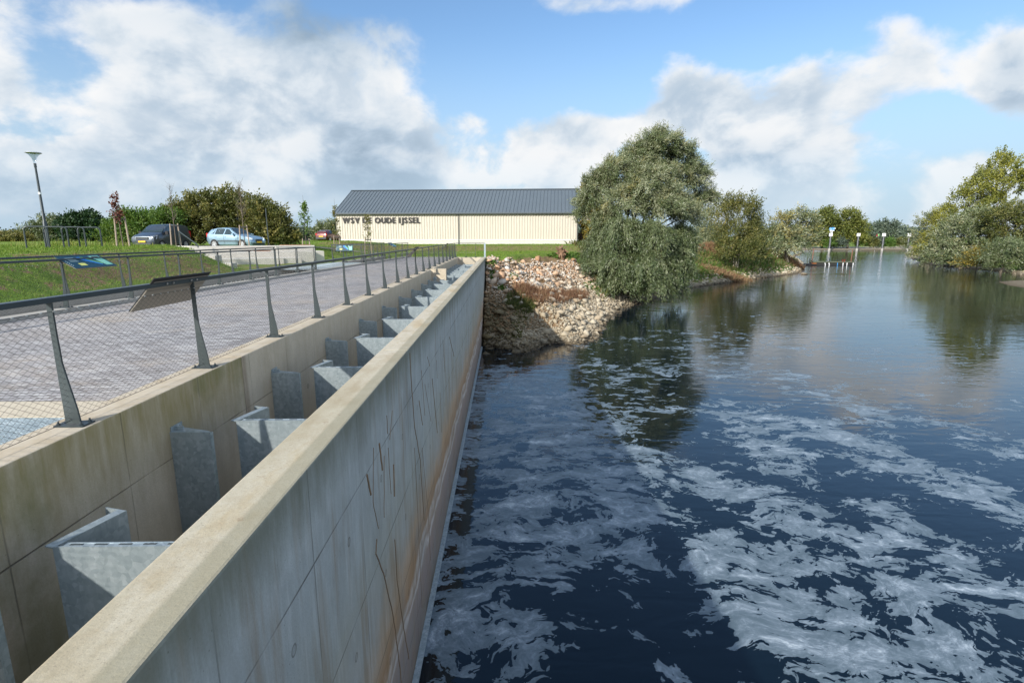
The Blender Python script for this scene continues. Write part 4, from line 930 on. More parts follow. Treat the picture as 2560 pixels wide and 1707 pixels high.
sp = [(q[0], q[1]+4, q[2]*.86, q[3]*.84, q[4]) for q in sp]
bl = blobs_px(sp, 56.5, b, .95)
wt = empty('willow_tree', b); tag(wt, 'large silvery green willow hanging over the water right of the hall', 'tree')
limbs(bl, (0, 0, 0), .5, 3, 3, random.Random(2)).build('trunk', M['bark_pale'], wt)
rw = np.random.RandomState(5)
hi = [q for q, s_ in zip(bl, sp) if s_[1] <= 570]; lo = [q for q, s_ in zip(bl, sp) if s_[1] > 540]
crown('crown', [foliage(hi, 1500, 110, .27, .055, .55, .45, (.45, 0, 0.), (.52, .17), 1.5, .20, .10, .14, rw, .26),
                foliage(hi, 420, 60, .27, .055, .55, .0, (.7, 0, .35), (.64, .15), 2.0, .0, .05, .05, rw, .26),
                foliage(lo, 1250, 100, .27, .06, .55, 1.0, (.15, 0, -.3), (.33, .15), 1.8, .2, .12, .12, rw, .26)], M['l_willow'], wt)
# --- trees around it
b = at(1492, 78); tree('yellow_tree', 'yellowing tree half hidden behind the big willow beside the hall corner', 'tree', b, blobs_px([(1482, 505, 24, 30), (1492, 555, 34, 38), (1510, 590, 38, 28), (1472, 582, 16, 22), (1468, 530, 15, 26), (1466, 485, 14, 22)], 78, b), 'l_yellow', .22, nclump=420, per=40, ln=.30, wd=.16, csize=.5, tint=(.55, .25), seed=4)
b = at(1780, 96); tree('pale_willow_bush', 'thin pale willow bush with light bare stems just right of the big willow', 'bush', b, blobs_px([(1765, 560, 22, 34), (1785, 590, 26, 26), (1752, 600, 20, 20)], 96, b), 'l_willow', .12, 3, 'bark_pale', nclump=200, per=34, ln=.32, wd=.11, csize=.7, tint=(.62, .15), seed=6)
b = at(1845, 88); tree('alder_bush', 'tall bushy shrub with wind-swept upright shoots on the right bank', 'bush', b, blobs_px([(1808, 545, 30, 42, 0, .12), (1845, 555, 38, 50), (1880, 585, 30, 46, 0, -.1), (1835, 600, 46, 34, -1), (1868, 628, 42, 24, -2, -.15), (1825, 628, 28, 16, -2, .1), (1898, 612, 18, 26, 0, -.1), (1862, 528, 22, 24), (1820, 515, 16, 18), (1845, 638, 44, 12, -3, -.1)], 88, b), 'l_shrub', .18, 5, 'bark_pale', nclump=950, per=34, ln=.30, wd=.13, csize=.72, wind=(.45, 0, .9), tint=(.52, .22), strand=1.8, edge=.2, seed=8)
b = at(1975, 108); tree('autumn_willow', 'pale willow with orange autumn patches at the tip of the left bank', 'tree', b, blobs_px([(1955, 570, 24, 34, 0, .30), (1990, 560, 30, 30), (2015, 555, 20, 22), (1940, 600, 20, 26, 0, -.05), (1985, 605, 40, 26, -1, .05), (2015, 590, 28, 22), (1960, 622, 30, 14, -1)], 108, b), 'l_willow', .3, 2, nclump=650, per=32, ln=.40, wd=.15, csize=.8, droop=.3, tint=(.60, .24), strand=1.5, seed=9)
b = at(2058, 284); tree('poplar_tree', 'left of two wind-bent poplars on the far shore, behind the blue sign', 'tree', b, blobs_px([(2062, 545, 20, 18), (2050, 570, 22, 20), (2072, 568, 16, 22), (2058, 595, 24, 14)], 284, b), 'l_poplar', .5, nclump=420, per=26, ln=1.0, wd=.5, csize=1.7, tint=(.35, .2), seed=12, group='poplars on the far shore')
b = at(2122, 284); tree('poplar_tree', 'right of two wind-bent poplars on the far shore, next to a white-capped mooring pile', 'tree', b, blobs_px([(2118, 550, 20, 18), (2135, 572, 22, 18), (2108, 580, 22, 18), (2125, 598, 30, 14)], 284, b), 'l_poplar', .5, nclump=440, per=26, ln=1.0, wd=.5, csize=1.7, tint=(.40, .2), seed=13, group='poplars on the far shore')
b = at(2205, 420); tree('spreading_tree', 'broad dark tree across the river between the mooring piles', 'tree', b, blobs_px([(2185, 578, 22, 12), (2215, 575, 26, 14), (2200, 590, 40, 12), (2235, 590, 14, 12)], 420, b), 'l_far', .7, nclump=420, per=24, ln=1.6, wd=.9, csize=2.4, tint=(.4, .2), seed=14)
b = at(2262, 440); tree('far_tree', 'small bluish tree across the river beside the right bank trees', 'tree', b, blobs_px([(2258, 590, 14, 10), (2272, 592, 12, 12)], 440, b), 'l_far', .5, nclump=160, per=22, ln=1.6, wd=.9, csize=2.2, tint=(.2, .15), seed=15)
for i, (X, Y, a, h_, dist) in enumerate([(2027, 606, 13, 9, 281), (2102, 608, 10, 8, 279), (2152, 605, 9, 11, 281), (2180, 608, 11, 8, 280), (2198, 606, 8, 9, 283), (2222, 608, 11, 8, 280), (2250, 607, 14, 8, 282), (2003, 606, 12, 8, 281), (2072, 610, 14, 7, 280)]):
    b = at(X, dist); tree('shore_bush', 'low round bush in the row along the far shore', 'bush', b, blobs_px([(X, Y, a, h_), (X+4, Y+3, a*.8, h_*.7)], dist, b), ['l_shrub', 'l_far', 'l_green'][i % 3], trunk=False, nclump=120, per=20, ln=.8, wd=.45, csize=1.0, tint=(.4, .2), seed=20+i, group='round bushes along the far shore')
b = at(1925, 175)
# --- right bank group
def rb(name, label, X, dist, spec, lm, r0, n_, seed, ti=(.5, .2), **k):
    b = at(X, dist); b.z = max(b.z, .2); kw = dict(ln=.46, wd=.18, csize=.95, droop=.25, strand=1.5); kw.update(k)
    return tree(name, label, 'tree' if 'bush' not in name else 'bush', b, blobs_px(spec, dist, b), lm, r0, kw.pop('stems', 1), nclump=n_, per=34, tint=ti, seed=seed, **kw)
rb('tall_poplar', 'tallest tree of the right bank, yellowing open crown against the sky', 2450, 124, [(2480, 440, 40, 46), (2440, 470, 34, 34), (2500, 470, 32, 34), (2410, 510, 40, 32), (2460, 520, 42, 30), (2395, 550, 28, 24), (2425, 480, 26, 24)], 'l_poplar', .45, 560, 31, (.66, .20), ln=.42, wd=.24, csize=.85, droop=0., wind=(.45, 0, .35), inner=.2, twig=5)
rb('bank_willow', 'leftmost willow of the right bank, low limbs over the water', 2345, 148, [(2310, 580, 24, 34), (2300, 620, 24, 22), (2345, 605, 34, 34), (2370, 570, 26, 26), (2330, 550, 20, 20), (2320, 638, 34, 10, -2), (2350, 645, 30, 9, -2)], 'l_willow', .35, 520, 32, (.58, .18), stems=3)
rb('bank_willow', 'small bright yellow-leaved willow squeezed into the left part of the right bank group', 2340, 145, [(2330, 560, 14, 22, 0, .2), (2350, 540, 16, 18, 0, .2), (2318, 600, 12, 18, 0, .2), (2310, 625, 10, 10, 0, .2)], 'l_poplar', .2, 170, 33, (.75, .2))
rb('bank_willow', 'broad silvery willow in the middle of the right bank group', 2420, 119, [(2360, 650, 30, 10, -1), (2400, 590, 50, 40), (2440, 560, 40, 34), (2380, 630, 44, 24), (2450, 610, 44, 36), (2400, 650, 34, 12, -1)], 'l_willow', .4, 900, 34, (.54, .18), stems=4)
rb('bank_willow', 'dark spreading tree cut off by the right edge of the photo', 2540, 112, [(2535, 540, 40, 24), (2585, 535, 44, 30), (2500, 560, 40, 34), (2560, 570, 50, 44), (2620, 560, 60, 60), (2530, 600, 50, 34), (2590, 620, 50, 40)], 'l_shrub', .4, 1100, 35, (.42, .2), stems=2)
rb('bank_bush', 'grey-green rounded willow bush at the water edge near the right edge of the photo', 2520, 100, [(2520, 640, 40, 34), (2545, 655, 30, 24), (2500, 655, 22, 22)], 'l_willow', .2, 420, 36, (.40, .15), stems=3, ln=.34, wd=.12)
rb('bank_bush', 'yellow-green low bush under the trees of the right bank', 2455, 108, [(2450, 655, 30, 12), (2470, 645, 20, 16), (2560, 665, 18, 12)], 'l_yellow', .1, 200, 37, (.45, .2), ln=.34, wd=.2, droop=0)
# --- behind the parking
def lb(name, label, X, dist, spec, lm, r0, n_, seed, ti=(.5, .2), **k):
    b = at(X, dist); kw = dict(ln=.20, wd=.11, csize=.5, wind=(.25, 0, .4), strand=1.3); kw.update(k); spec = [(q[0], q[1]+(612-q[1])*.16, q[2]*.88, q[3]*.86)+tuple(q[4:]) for q in spec]
    return tree(name, label, 'bush' if 'bush' in name or 'shrub' in name else 'tree', b, blobs_px(spec, dist, b), lm, r0, kw.pop('stems', 1), nclump=n_, per=kw.pop('per', 32), tint=ti, seed=seed, **kw)
lb('shrub', 'big olive-leaved shrub behind the blue hatchback, tallest of the hedge', 560, 50, [(520, 510, 60, 36), (570, 500, 50, 34), (470, 545, 50, 46), (540, 560, 70, 46), (610, 550, 55, 50), (500, 590, 60, 26), (600, 590, 60, 24), (450, 580, 34, 34)], 'l_shrub', .25, 1500, 41, (.50, .22), stems=5, ln=.22, wd=.12)
lb('shrub', 'olive shrub with arching branches right of the blue hatchback', 675, 49, [(650, 510, 28, 22), (680, 545, 40, 34), (650, 580, 40, 34), (700, 585, 34, 26), (715, 600, 26, 14)], 'l_shrub', .2, 650, 42, (.55, .22), stems=4, ln=.22, wd=.12, edge=.2)
lb('shrub', 'lighter green shrub behind the dark van', 375, 47, [(340, 560, 40, 34), (300, 590, 40, 26), (380, 570, 40, 36), (420, 560, 34, 34), (350, 595, 60, 20)], 'l_green', .15, 900, 43, (.45, .2), stems=4)
lb('round_tree', 'dark green round tree behind the bicycle hoops', 215, 75, [(205, 560, 36, 26), (185, 575, 26, 24), (240, 580, 34, 28), (220, 598, 50, 20), (232, 545, 18, 14)], 'l_dark', .35, 800, 44, (.5, .25), ln=.34, wd=.22, csize=.7)
lb('pale_tree', 'grey-green willow behind the street lamp', 110, 82, [(120, 565, 28, 22), (90, 590, 34, 24), (140, 590, 30, 28), (110, 605, 50, 14), (150, 560, 18, 16)], 'l_willow', .3, 620, 45, (.42, .18), ln=.36, wd=.12, csize=.8)
lb('small_shrub', 'brownish low shrub at the left edge of the photo', 35, 70, [(40, 600, 30, 12), (15, 604, 26, 10), (-20, 600, 30, 14)], 'l_shrub', .1, 260, 46, (.7, .2), ln=.26, wd=.14)
lb('willow_bush', 'grey willow bush left of the hall corner', 812, 95, [(815, 575, 20, 18), (795, 590, 16, 14), (835, 580, 18, 28), (815, 598, 26, 10)], 'l_willow', .2, 360, 47, (.5, .18), ln=.36, wd=.12, csize=.8, stems=3)
lb('small_shrub', 'small shrub at the right end of the hedge near the leafy young tree', 705, 60, [(700, 600, 16, 10), (685, 596, 14, 12)], 'l_green', .1, 150, 48, (.5, .2))
# tree lines on the horizon
def treeline(label, X0, X1, dist, h0, lm, seed):
    rs = np.random.RandomState(seed); bl = []; X_ = X0; o = at((X0+X1)/2, dist)
    while X_ < X1:
        w_ = rs.uniform(5, 12); q = PD(X_, dist*rs.uniform(.97, 1.05)); r_ = w_*dist/1335*.98; hh = h0*rs.uniform(.7, 1.2); bl.append((q.x-o.x, q.y-o.y, hh*.45, r_, r_, hh*.55)); X_ += w_
    V, F, T = foliage(bl, int(len(bl)*26), 16, dist*.0042, dist*.0026, dist*.006, tint=(.4, .2), rs=rs)
    t = link('distant_treeline', np_mesh('distant_treeline', V, F, {'tint': T}), M[lm]); t.location = o
    tag(t, label, 'trees', kind='stuff')
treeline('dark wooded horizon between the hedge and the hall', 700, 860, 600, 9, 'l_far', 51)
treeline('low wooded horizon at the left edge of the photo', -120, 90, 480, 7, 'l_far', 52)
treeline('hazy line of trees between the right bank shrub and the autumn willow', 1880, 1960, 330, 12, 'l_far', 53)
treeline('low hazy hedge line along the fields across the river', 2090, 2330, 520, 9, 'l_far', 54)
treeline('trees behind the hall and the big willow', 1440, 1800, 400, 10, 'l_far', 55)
# --- young trees with stakes
def sapling(label, X, Yb, Yt, dist, lm, nl, tint, spread=.6, leaf=.10, h0=.35, stakes=2, bare=0, lean=0., seed=1, z=None):
    b = at(X, dist); b.z = z or b.z; top = hgt(X, Yt, dist)-b.z; rnd = random.Random(seed); rs = np.random.RandomState(seed)
    t = empty('young_tree', b); tag(t, label, 'young tree', 'young staked trees')
    m = MB(); m.tube([(0, 0, -.1), (lean*.3, 0, top*.4), (lean, 0, top)], [.035, .026, .006], 6); tips = []
    for k in range(16+bare):
        z = top*rnd.uniform(h0, .93); a = rnd.uniform(0, 6.28); L_ = spread*(1.15-z/top)*rnd.uniform(.6, 1.2)+.12
        p = Vector((lean*z/top, 0, z)); e = p+Vector((math.cos(a)*L_*.6, math.sin(a)*L_*.6, L_*.8))
        m.tube([p, p.lerp(e, .5), e], [.010, .007, .003], 4); tips.append((p, e))
        if bare:
            for j in range(3): q = p.lerp(e, rnd.uniform(.4, 1)); m.tube([q, q+Vector((rnd.uniform(-.3, .3), rnd.uniform(-.3, .3), rnd.uniform(.1, .5)))], [.004, .002], 3)
    m.build('trunk', M['bark'], t)
    if nl:
        pp = []; 
        for k in range(nl):
            p, e = tips[rnd.randrange(len(tips))]; q = p.lerp(e, rnd.uniform(.25, 1.1)); pp.append((q.x+rnd.gauss(0, .06), q.y+rnd.gauss(0, .06), q.z+rnd.gauss(0, .08)))
        pp = np.array(pp); V, F, T = leaf_faces(pp, rs.normal(size=(nl, 3))+[.3, 0, -.3], rs.normal(size=(nl, 3)), leaf, leaf*.75, np.clip(rs.normal(tint, .2, nl), 0, 1))
        link('crown', np_mesh('crown', V, F, {'tint': T}), M[lm], t)
    for k in range(stakes):
        s = (-1, 1)[k % 2]; sh = 1.55
        m = MB(); m.tube([(s*.30, .05*s, -.2), (s*.22, .05*s, sh)], [.045, .038], 8); m.build('stake', M['stake'], t, smooth=True)
    m = MB(); m.box((-.26, -.03, 1.38), (.26, .03, 1.45)); m.build('strap', M['strap'], t)
    return t
sapling('young staked tree with copper red leaves, left of the dark van', 305, 616, 477, 28., 'l_red', 330, .5, .5, .11, .42, lean=-.15, seed=3)
sapling('bare young tree tied to thick stakes in front of the dark van', 438, 612, 457, 36.4, 'l_shrub', 0, .5, .45, .1, .40, stakes=2, bare=8, seed=4, z=6.02)
sapling('twiggy nearly bare young tree in front of the blue hatchback', 610, 609, 455, 37.6, 'l_shrub', 50, .6, .8, .07, .38, stakes=2, bare=26, seed=5, z=5.95)
sapling('leafy green young tree standing alone between the hedge and the hall', 764, 606, 488, 40., 'l_green', 620, .55, .95, .12, .30, seed=6)
sapling('leafy young tree at the left corner of the hall', 841, 614, 496, 52., 'l_shrub', 480, .7, .75, .12, .28, seed=7)
sapling('thin young tree in front of the black letters on the hall', 919, 622, 538, 47., 'l_shrub', 420, .75, .9, .11, .33, seed=8)
# --- weeds, grass
def blades(x, y, z, h_, w_, lean, tint, rs): 
    n_ = len(x); p = np.stack([x, y, z], -1); d_ = np.stack([rs.normal(0, lean, n_)+.15, rs.normal(0, lean, n_), np.ones(n_)], -1); nr = rs.normal(size=(n_, 3)); nr[:, 2] *= .2
    return leaf_faces(p, d_, nr, h_, w_, tint)
def scatter(n_, box, rs, test=None):
    x = rs.uniform(box[0], box[1], n_); y = rs.uniform(box[2], box[3], n_)
    if test is not None: k = test(x, y); x, y = x[k], y[k]
    return x, y, height(x, y)
def weeds(name, label, ctr, rx, ry, n_, h_, w_, mat, ti, lean=.35, seed=1, cat='weeds', group=None):
    rs = np.random.RandomState(seed); a = rs.uniform(0, 6.28, n_); r = np.sqrt(rs.rand(n_))*(.8+.2*np.sin(a*3+seed)); x = ctr[0]+np.cos(a)*r*rx; y = ctr[1]+np.sin(a)*r*ry; z = height(x, y)-.05
    dens_ = rs.rand(n_) < .25+.75*ss(-.6, .5, lump(x*2+seed, y*2)); x, y, z, r = x[dens_], y[dens_], z[dens_], r[dens_]; k = len(x)
    V, F, T = blades(x, y, z, h_*rs.uniform(.5, 1.1, k)*(1.15-.5*r), w_*rs.uniform(.6, 1.4, k), lean, np.clip(rs.normal(ti, .22, k), 0, 1), rs)
    o = Vector((ctr[0], ctr[1], H(*ctr[:2]))); t = link(name, np_mesh(name, V-np.array(o), F, {'tint': T}), M[mat]); t.location = o; return tag(t, label, cat, group, 'stuff')
# grass on the bank and on the flat
rs = np.random.RandomState(77)
x, y, z = scatter(150000, (-34, -12, 9, 44), rs, lambda x, y: (x < xk(y)-2.4) & (x > -1.02*y-3.) & (sdf(x, y, amph) < -.1))
k = len(x); V, F, T = blades(x, y, z-.01, .095*rs.uniform(.5, 1.6, k), .012*rs.uniform(.7, 1.8, k), .5, np.clip(rs.normal(.45, .22, k)+.25*lump(x, y), 0, 1), rs)
tag(link('bank_grass', np_mesh('bank_grass', V, F, {'tint': T}), M['l_grass']), 'rough green grass on the bank left of the trench', 'grass', kind='stuff')
x, y, z = scatter(50000, (-30, 14, 44, 76), rs, lambda x, y: ((y > 47.1) | (x > -1.2)) & (height(x, y) > 4.3) & ~((np.abs(y-57.5-(x+10)*.06) < 1.1) & (x < -3)))
k = len(x); V, F, T = blades(x, y, z-.01, .12*rs.uniform(.5, 1.6, k), .03*rs.uniform(.7, 1.6, k), .5, np.clip(rs.normal(.5, .2, k), 0, 1), rs)
tag(link('meadow_grass', np_mesh('meadow_grass', V, F, {'tint': T}), M['l_grass']), 'short grass between the fish pass and the hall', 'grass', kind='stuff')
x, y, z = scatter(60000, (8, 90, 48, 135), rs, lambda x, y: (height(x, y) > .75) & (sdf(x, y, polyA) < 22) & (sdf(x, y, polyA) > 1.2) & (x > 9))
k = len(x); V, F, T = blades(x, y, z-.02, .75*rs.uniform(.3, 1.4, k), .12*rs.uniform(.5, 1.6, k), .6, np.clip(rs.normal(.42, .22, k)+.2*lump(x*.5, y*.5), 0, 1), rs)
tag(link('bank_herbs', np_mesh('bank_herbs', V, F, {'tint': T}), M['l_herb']), 'mixed green herbs covering the river bank right of the big willow', 'herbs', kind='stuff')
def wpx(X, Y, z=0): q = hitpx(X, Y); return (q.x, q.y)
HX = np.array([px_dir(X_, Y_)[:] for Y_ in range(600, 880, 4) for X_ in range(1200, 1560, 4)]); TT = np.linspace(25, 75, 700)
_d = HX[:, None, :]*TT[None, :, None]/HX[:, None, 1:2]; _k = np.argmax(CAMZ+_d[..., 2] <= height(_d[..., 0], _d[..., 1]), 1); HX = _d[np.arange(len(_d)), _k].reshape(70, 90, 3)
def weeds_px(name, label, ells, n_, h_, w_, mat, ti, lean, seed, soft=.25):
    """plants rooted where the photo shows them on the sloping bank; ells: photo x, y, half width, half height"""
    rs = np.random.RandomState(seed); xs = []; ys = []
    for k in range(n_):
        e = ells[rs.randint(len(ells))]; a = rs.uniform(0, 6.28); r = math.sqrt(rs.rand())*(1-soft+soft*2*rs.rand()*.5); X_ = e[0]+math.cos(a)*r*e[2]; Y_ = e[1]+math.sin(a)*r*e[3]
        i, j = (Y_-600)/4, (X_-1200)/4; i0, j0 = min(68, max(0, int(i))), min(88, max(0, int(j))); q = HX[i0, j0]+(HX[i0+1, j0]-HX[i0, j0])*(i-i0)+(HX[i0, j0+1]-HX[i0, j0])*(j-j0); xs.append(q[0]); ys.append(q[1])
    x, y = np.array(xs), np.array(ys); z = height(x, y)-.03; k = len(x)
    V, F, T = blades(x, y, z, h_*rs.uniform(.4, 1.15, k), w_*rs.uniform(.6, 1.4, k), lean, np.clip(rs.normal(ti, .22, k), 0, 1), rs)
    o = Vector((float(x.mean()), float(y.mean()), H(float(x.mean()), float(y.mean())))); t = link(name, np_mesh(name, V-np.array(o), F, {'tint': T}), M[mat]); t.location = o; return tag(t, label, 'weeds', None, 'stuff')
weeds_px('dock_weeds', 'reddish brown dried weeds in a band across the stone bank', [(1330, 745, 50, 22), (1390, 745, 50, 18), (1440, 742, 34, 14), (1310, 730, 30, 14)], 5200, .55, .034, 'l_dock', .35, .3, 61)
weeds_px('dock_weeds', 'olive brown stalks at the shaded left end of the red weed band, by the wall', [(1290, 755, 30, 26), (1318, 770, 22, 18)], 2200, .5, .035, 'l_shrub', .25, .3, 62)
weeds_px('nettle_patch', 'bright green herb patch at the right end of the red weeds', [(1480, 715, 24, 13), (1505, 728, 20, 12)], 1100, .26, .12, 'l_green', .45, .9, 63)
weeds_px('nettle_patch', 'small green tuft high on the stone bank near the wall', [(1283, 690, 11, 9)], 260, .2, .09, 'l_green', .5, .9, 64)
weeds_px('nettle_patch', 'green weeds along the top of the stones beside the willow', [(1395, 640, 30, 6), (1430, 642, 26, 10), (1460, 655, 20, 14)], 1500, .35, .15, 'l_green', .5, .8, 65)
weeds_px('nettle_patch', 'dark green weeds between the stones and the willow foliage', [(1470, 672, 16, 14), (1500, 690, 14, 10)], 800, .3, .14, 'l_green', .25, .8, 66)
weeds_px('nettle_patch', 'olive moss and grass on the shaded stones near the waterline', [(1300, 800, 26, 26), (1290, 835, 16, 14)], 1500, .16, .07, 'l_shrub', .35, .9, 70)
weeds_px('nettle_patch', 'green creeping weed at the foot of the river wall end', [(1230, 690, 7, 12), (1234, 660, 6, 8), (1252, 722, 10, 8)], 420, .25, .09, 'l_green', .35, .8, 71)
weeds_px('dock_weeds', 'thin brownish weeds scattered in the middle of the stones', [(1390, 700, 30, 9), (1350, 706, 16, 6)], 700, .3, .03, 'l_dock', .6, .4, 73)
weeds_px('nettle_patch', 'sparse green tufts between the beige stones near the water', [(1380, 768, 16, 5), (1420, 770, 18, 5), (1450, 765, 12, 4)], 260, .14, .06, 'l_green', .6, .9, 74)
weeds('dock_weeds', 'tall red-brown grass clump beside the alder shrub', tuple(at(1778, 92)[:2]), 2.6, 2.0, 3000, 1.7, .09, 'l_dock', .55, .2, 67)
weeds('dock_weeds', 'faded pinkish weeds on the slope below the alder shrub', tuple(at(1862, 82)[:2]), 6.5, 2.2, 4200, 1.0, .11, 'l_dock', .7, .5, 68)
weeds('dock_weeds', 'reddish weeds at the tip of the left bank near the jetty', tuple(at(1985, 112)[:2]), 3.5, 3., 1500, 1.3, .12, 'l_dock', .5, .3, 69)
weeds('tall_grass', 'pale tall grass behind the bicycle hoops', tuple(at(175, 30)[:2]), 5., 1.2, 1500, .55, .025, 'l_grass', .8, .3, 72)
x, y, z = scatter(26000, (12, 60, 48, 105), rs, lambda x, y: (height(x, y) > .5) & (sdf(x, y, polyA) < 7.5) & (sdf(x, y, polyA) > .9) & (lump(x*.6, y*.6) > -.35))
k = len(x); V, F, T = blades(x, y, z-.02, .6*rs.uniform(.4, 1.4, k), .16*rs.uniform(.5, 1.6, k), .8, np.clip(rs.normal(.45, .22, k), 0, 1), rs)
tag(link('slope_nettles', np_mesh('slope_nettles', V, F, {'tint': T}), M['l_green']), 'fresh green nettles low on the slope between the big willow and the jetty', 'nettles', kind='stuff')
# ------------------------------------------------------------------ stones
def rock_mesh(seed):
    rnd = random.Random(seed); bm = bmesh.new(); sx, sy, sz = rnd.uniform(.50, .68), rnd.uniform(.36, .48), rnd.uniform(.26, .38)
    for _ in range(13):
        v = Vector((rnd.gauss(0, 1), rnd.gauss(0, 1), rnd.gauss(0, 1))).normalized()*rnd.uniform(.8, 1.05); bm.verts.new((v.x*sx, v.y*sy, v.z*sz))
    bmesh.ops.convex_hull(bm, input=bm.verts[:]); loose = [v for v in bm.verts if not v.link_faces]
    if loose: bmesh.ops.delete(bm, geom=loose, context='VERTS')
    bmesh.ops.triangulate(bm, faces=bm.faces[:]); bm.verts.index_update()
    V = np.array([v.co[:] for v in bm.verts]); F = np.array([[v.index for v in f.verts] for f in bm.faces]); bm.free(); return V, F
RK = [rock_mesh(s) for s in range(10)]
rr = np.random.RandomState(3)
def rotm(rs):
    a, b, c = rs.uniform(0, 6.28), rs.normal(0, .5), rs.normal(0, .5)
    return np.array(Matrix.Rotation(a, 3, 'Z') @ Matrix.Rotation(b, 3, 'X') @ Matrix.Rotation(c, 3, 'Y'))
def rock_pts(n_, box, smin, smax, test, rs, cell=.75):
    out = []; grid = {}
    for _ in range(n_*9):
        x, y = rs.uniform(box[0], box[1]), rs.uniform(box[2], box[3]); s = smin+(smax-smin)*rs.rand()**3.
        if not test(x, y): continue
        g = (int(x/.6), int(y/.6)); ok = True
        for i in (-1, 0, 1):
            for j in (-1, 0, 1):
                for (a, b, c) in grid.get((g[0]+i, g[1]+j), ()):
                    if (a-x)**2+(b-y)**2 < ((c+s)*.5*cell)**2: ok = False
        if ok: grid.setdefault(g, []).append((x, y, s)); out.append((x, y, s))
        if len(out) >= n_: break
    return np.array(out)
reg = [(-1.35, 30.), (-1.35, 44.2)]+[tuple(hitpx(*q)[:2]) for q in [(1245, 652), (1330, 650), (1430, 650), (1500, 686), (1560, 722)]]+[(16, 58), (19., 61.), (16., 54.), (12.5, 47.), (9.5, 40.), (7.5, 34.), (3.5, 29.)]
gxr = np.linspace(-2, 22, 241); gyr = np.linspace(29, 74, 451); RX, RY = np.meshgrid(gxr, gyr); RSD = sdf(RX, RY, reg); RH_ = height(RX, RY)
def look(A, x, y): return A[min(450, max(0, int((y-29)/.1))), min(240, max(0, int((x+2)/.1)))]
test = lambda x, y: look(RSD, x, y) > 0 and look(RH_, x, y) > -.35
big = rock_pts(6500, (-1.35, 19, 30, 72), .17, .78, test, rr, .80)
zb = height(big[:, 0], big[:, 1]); px_size = big[:, 2]/np.hypot(big[:, 0], big[:, 1]); vis = zb > .0
order = np.argsort(-(px_size*vis)); ind = order[:290]; rest = order[290:]
rock_me = {}
for j, (V, F) in enumerate(RK):
    for q in range(4):
        me = np_mesh('boulder', V, F, {'tint': np.full(len(F), (q+.5)/4+.1*(j % 3-1))}); me.materials.append(M['rock']); rock_me[(j, q)] = me
for c, i in enumerate(ind):
    x, y, s = big[i]; j, q = rr.randint(10), rr.randint(4)
    o = bpy.data.objects.new('boulder', rock_me[(j, q)]); C.objects.link(o); o.location = (x, y, zb[i]+s*.20); o.rotation_euler = (rr.normal(0, .35), rr.normal(0, .35), rr.uniform(0, 6.28)); s2 = s*1.12; o.scale = (s2, s2, s2)
    col = ['rusty orange', 'pinkish', 'beige', 'pale'][q]; where = ('near the waterline' if zb[i] < 1.0 else ('on the lower slope' if zb[i] < 2.0 else ('in the middle of the slope' if zb[i] < 3.4 else 'high on the slope')))+(' against the river wall' if x < .8 else (' left of the slope centre' if x < 3.2 else (' right of the slope centre' if x < 6.5 else ' towards the big willow')))
    size = 'large' if s > .56 else 'rough'
    tag(o, f'{size} {col} stone {where}', 'stone', f'{size} {col} stones {where}')
def rock_mass(name, label, P3, S_, rs):
    Vs = []; Fs = []; Ts = []; o = 0
    for (p, s) in zip(P3, S_):
        V, F = RK[rs.randint(10)]; W = (V*s*1.15) @ rotm(rs).T+p; Vs.append(W); Fs.append(F+o); Ts.append(np.full(len(F), rs.rand())); o += len(V)
    return tag(link(name, np_mesh(name, np.concatenate(Vs), np.concatenate(Fs), {'tint': np.concatenate(Ts)}), M['rock']), label, 'stones', kind='stuff')
P3 = np.stack([big[rest, 0], big[rest, 1], zb[rest]+big[rest, 2]*.15], -1); S_ = big[rest, 2]
sm = rock_pts(6500, (-1.35, 19, 30, 72), .12, .24, test, rr, .55); zs = height(sm[:, 0], sm[:, 1])
rock_mass('stone_bank', 'loose mass of smaller broken stones of the river bank', np.concatenate([P3, np.stack([sm[:, 0], sm[:, 1], zs+.04], -1)]), np.concatenate([S_, sm[:, 2]]), rr)
# stones along the shore further away
pts = []; sz = []; line = [Vector((*q, 0)) for q in shoreA[8:]]
for a, b_ in zip(line[:-1], line[1:]):
    L_ = (b_-a).length; nn = Vector((-(b_-a).y, (b_-a).x, 0)).normalized()
    fat = 1. if a.x < 60 else 2.2
    for k in range(int(L_*9*fat)):
        q = a.lerp(b_, rr.rand())+nn*rr.uniform(-.3, 1.9*fat+.3); s = rr.uniform(.2, .65)*(1 if a.x < 60 else 1.3); pts.append((q.x, q.y)); sz.append(s)
pts = np.array(pts); sz = np.array(sz); zz = height(pts[:, 0], pts[:, 1]); k = zz > -.2
rock_mass('shore_stones', 'narrow band of beige stones along the far part of the left shore', np.stack([pts[k, 0], pts[k, 1], zz[k]+.03], -1), sz[k], rr)
pts = []; sz = []; line = [Vector((*q, 0)) for q in shoreB]
for a, b_ in zip(line[:-1], line[1:]):
    L_ = (b_-a).length; nn = Vector((-(b_-a).y, (b_-a).x, 0)).normalized()
    for k in range(int(L_*5)):
        q = a.lerp(b_, rr.rand())+nn*rr.uniform(-3.2, 3.2); pts.append((q.x, q.y)); sz.append(rr.uniform(.25, .7))
pts = np.array(pts); sz = np.array(sz); zz = height(pts[:, 0], pts[:, 1]); k = zz > -.15
rock_mass('shore_stones', 'grey stones along the foot of the right bank', np.stack([pts[k, 0], pts[k, 1], zz[k]+.03], -1), sz[k], rr)
q = P(2050-0, 0, 0) if False else P(2004, 685+0, 0)
q = P(2008, 686, 0); V, F = RK[2]; o = link('boulder', np_mesh('boulder', V*1.3, F, {'tint': np.full(len(F), .3)}), M['rock']); o.location = (q.x, q.y, .05); tag(o, 'single stone sticking out of the water off the left bank tip', 'stone')
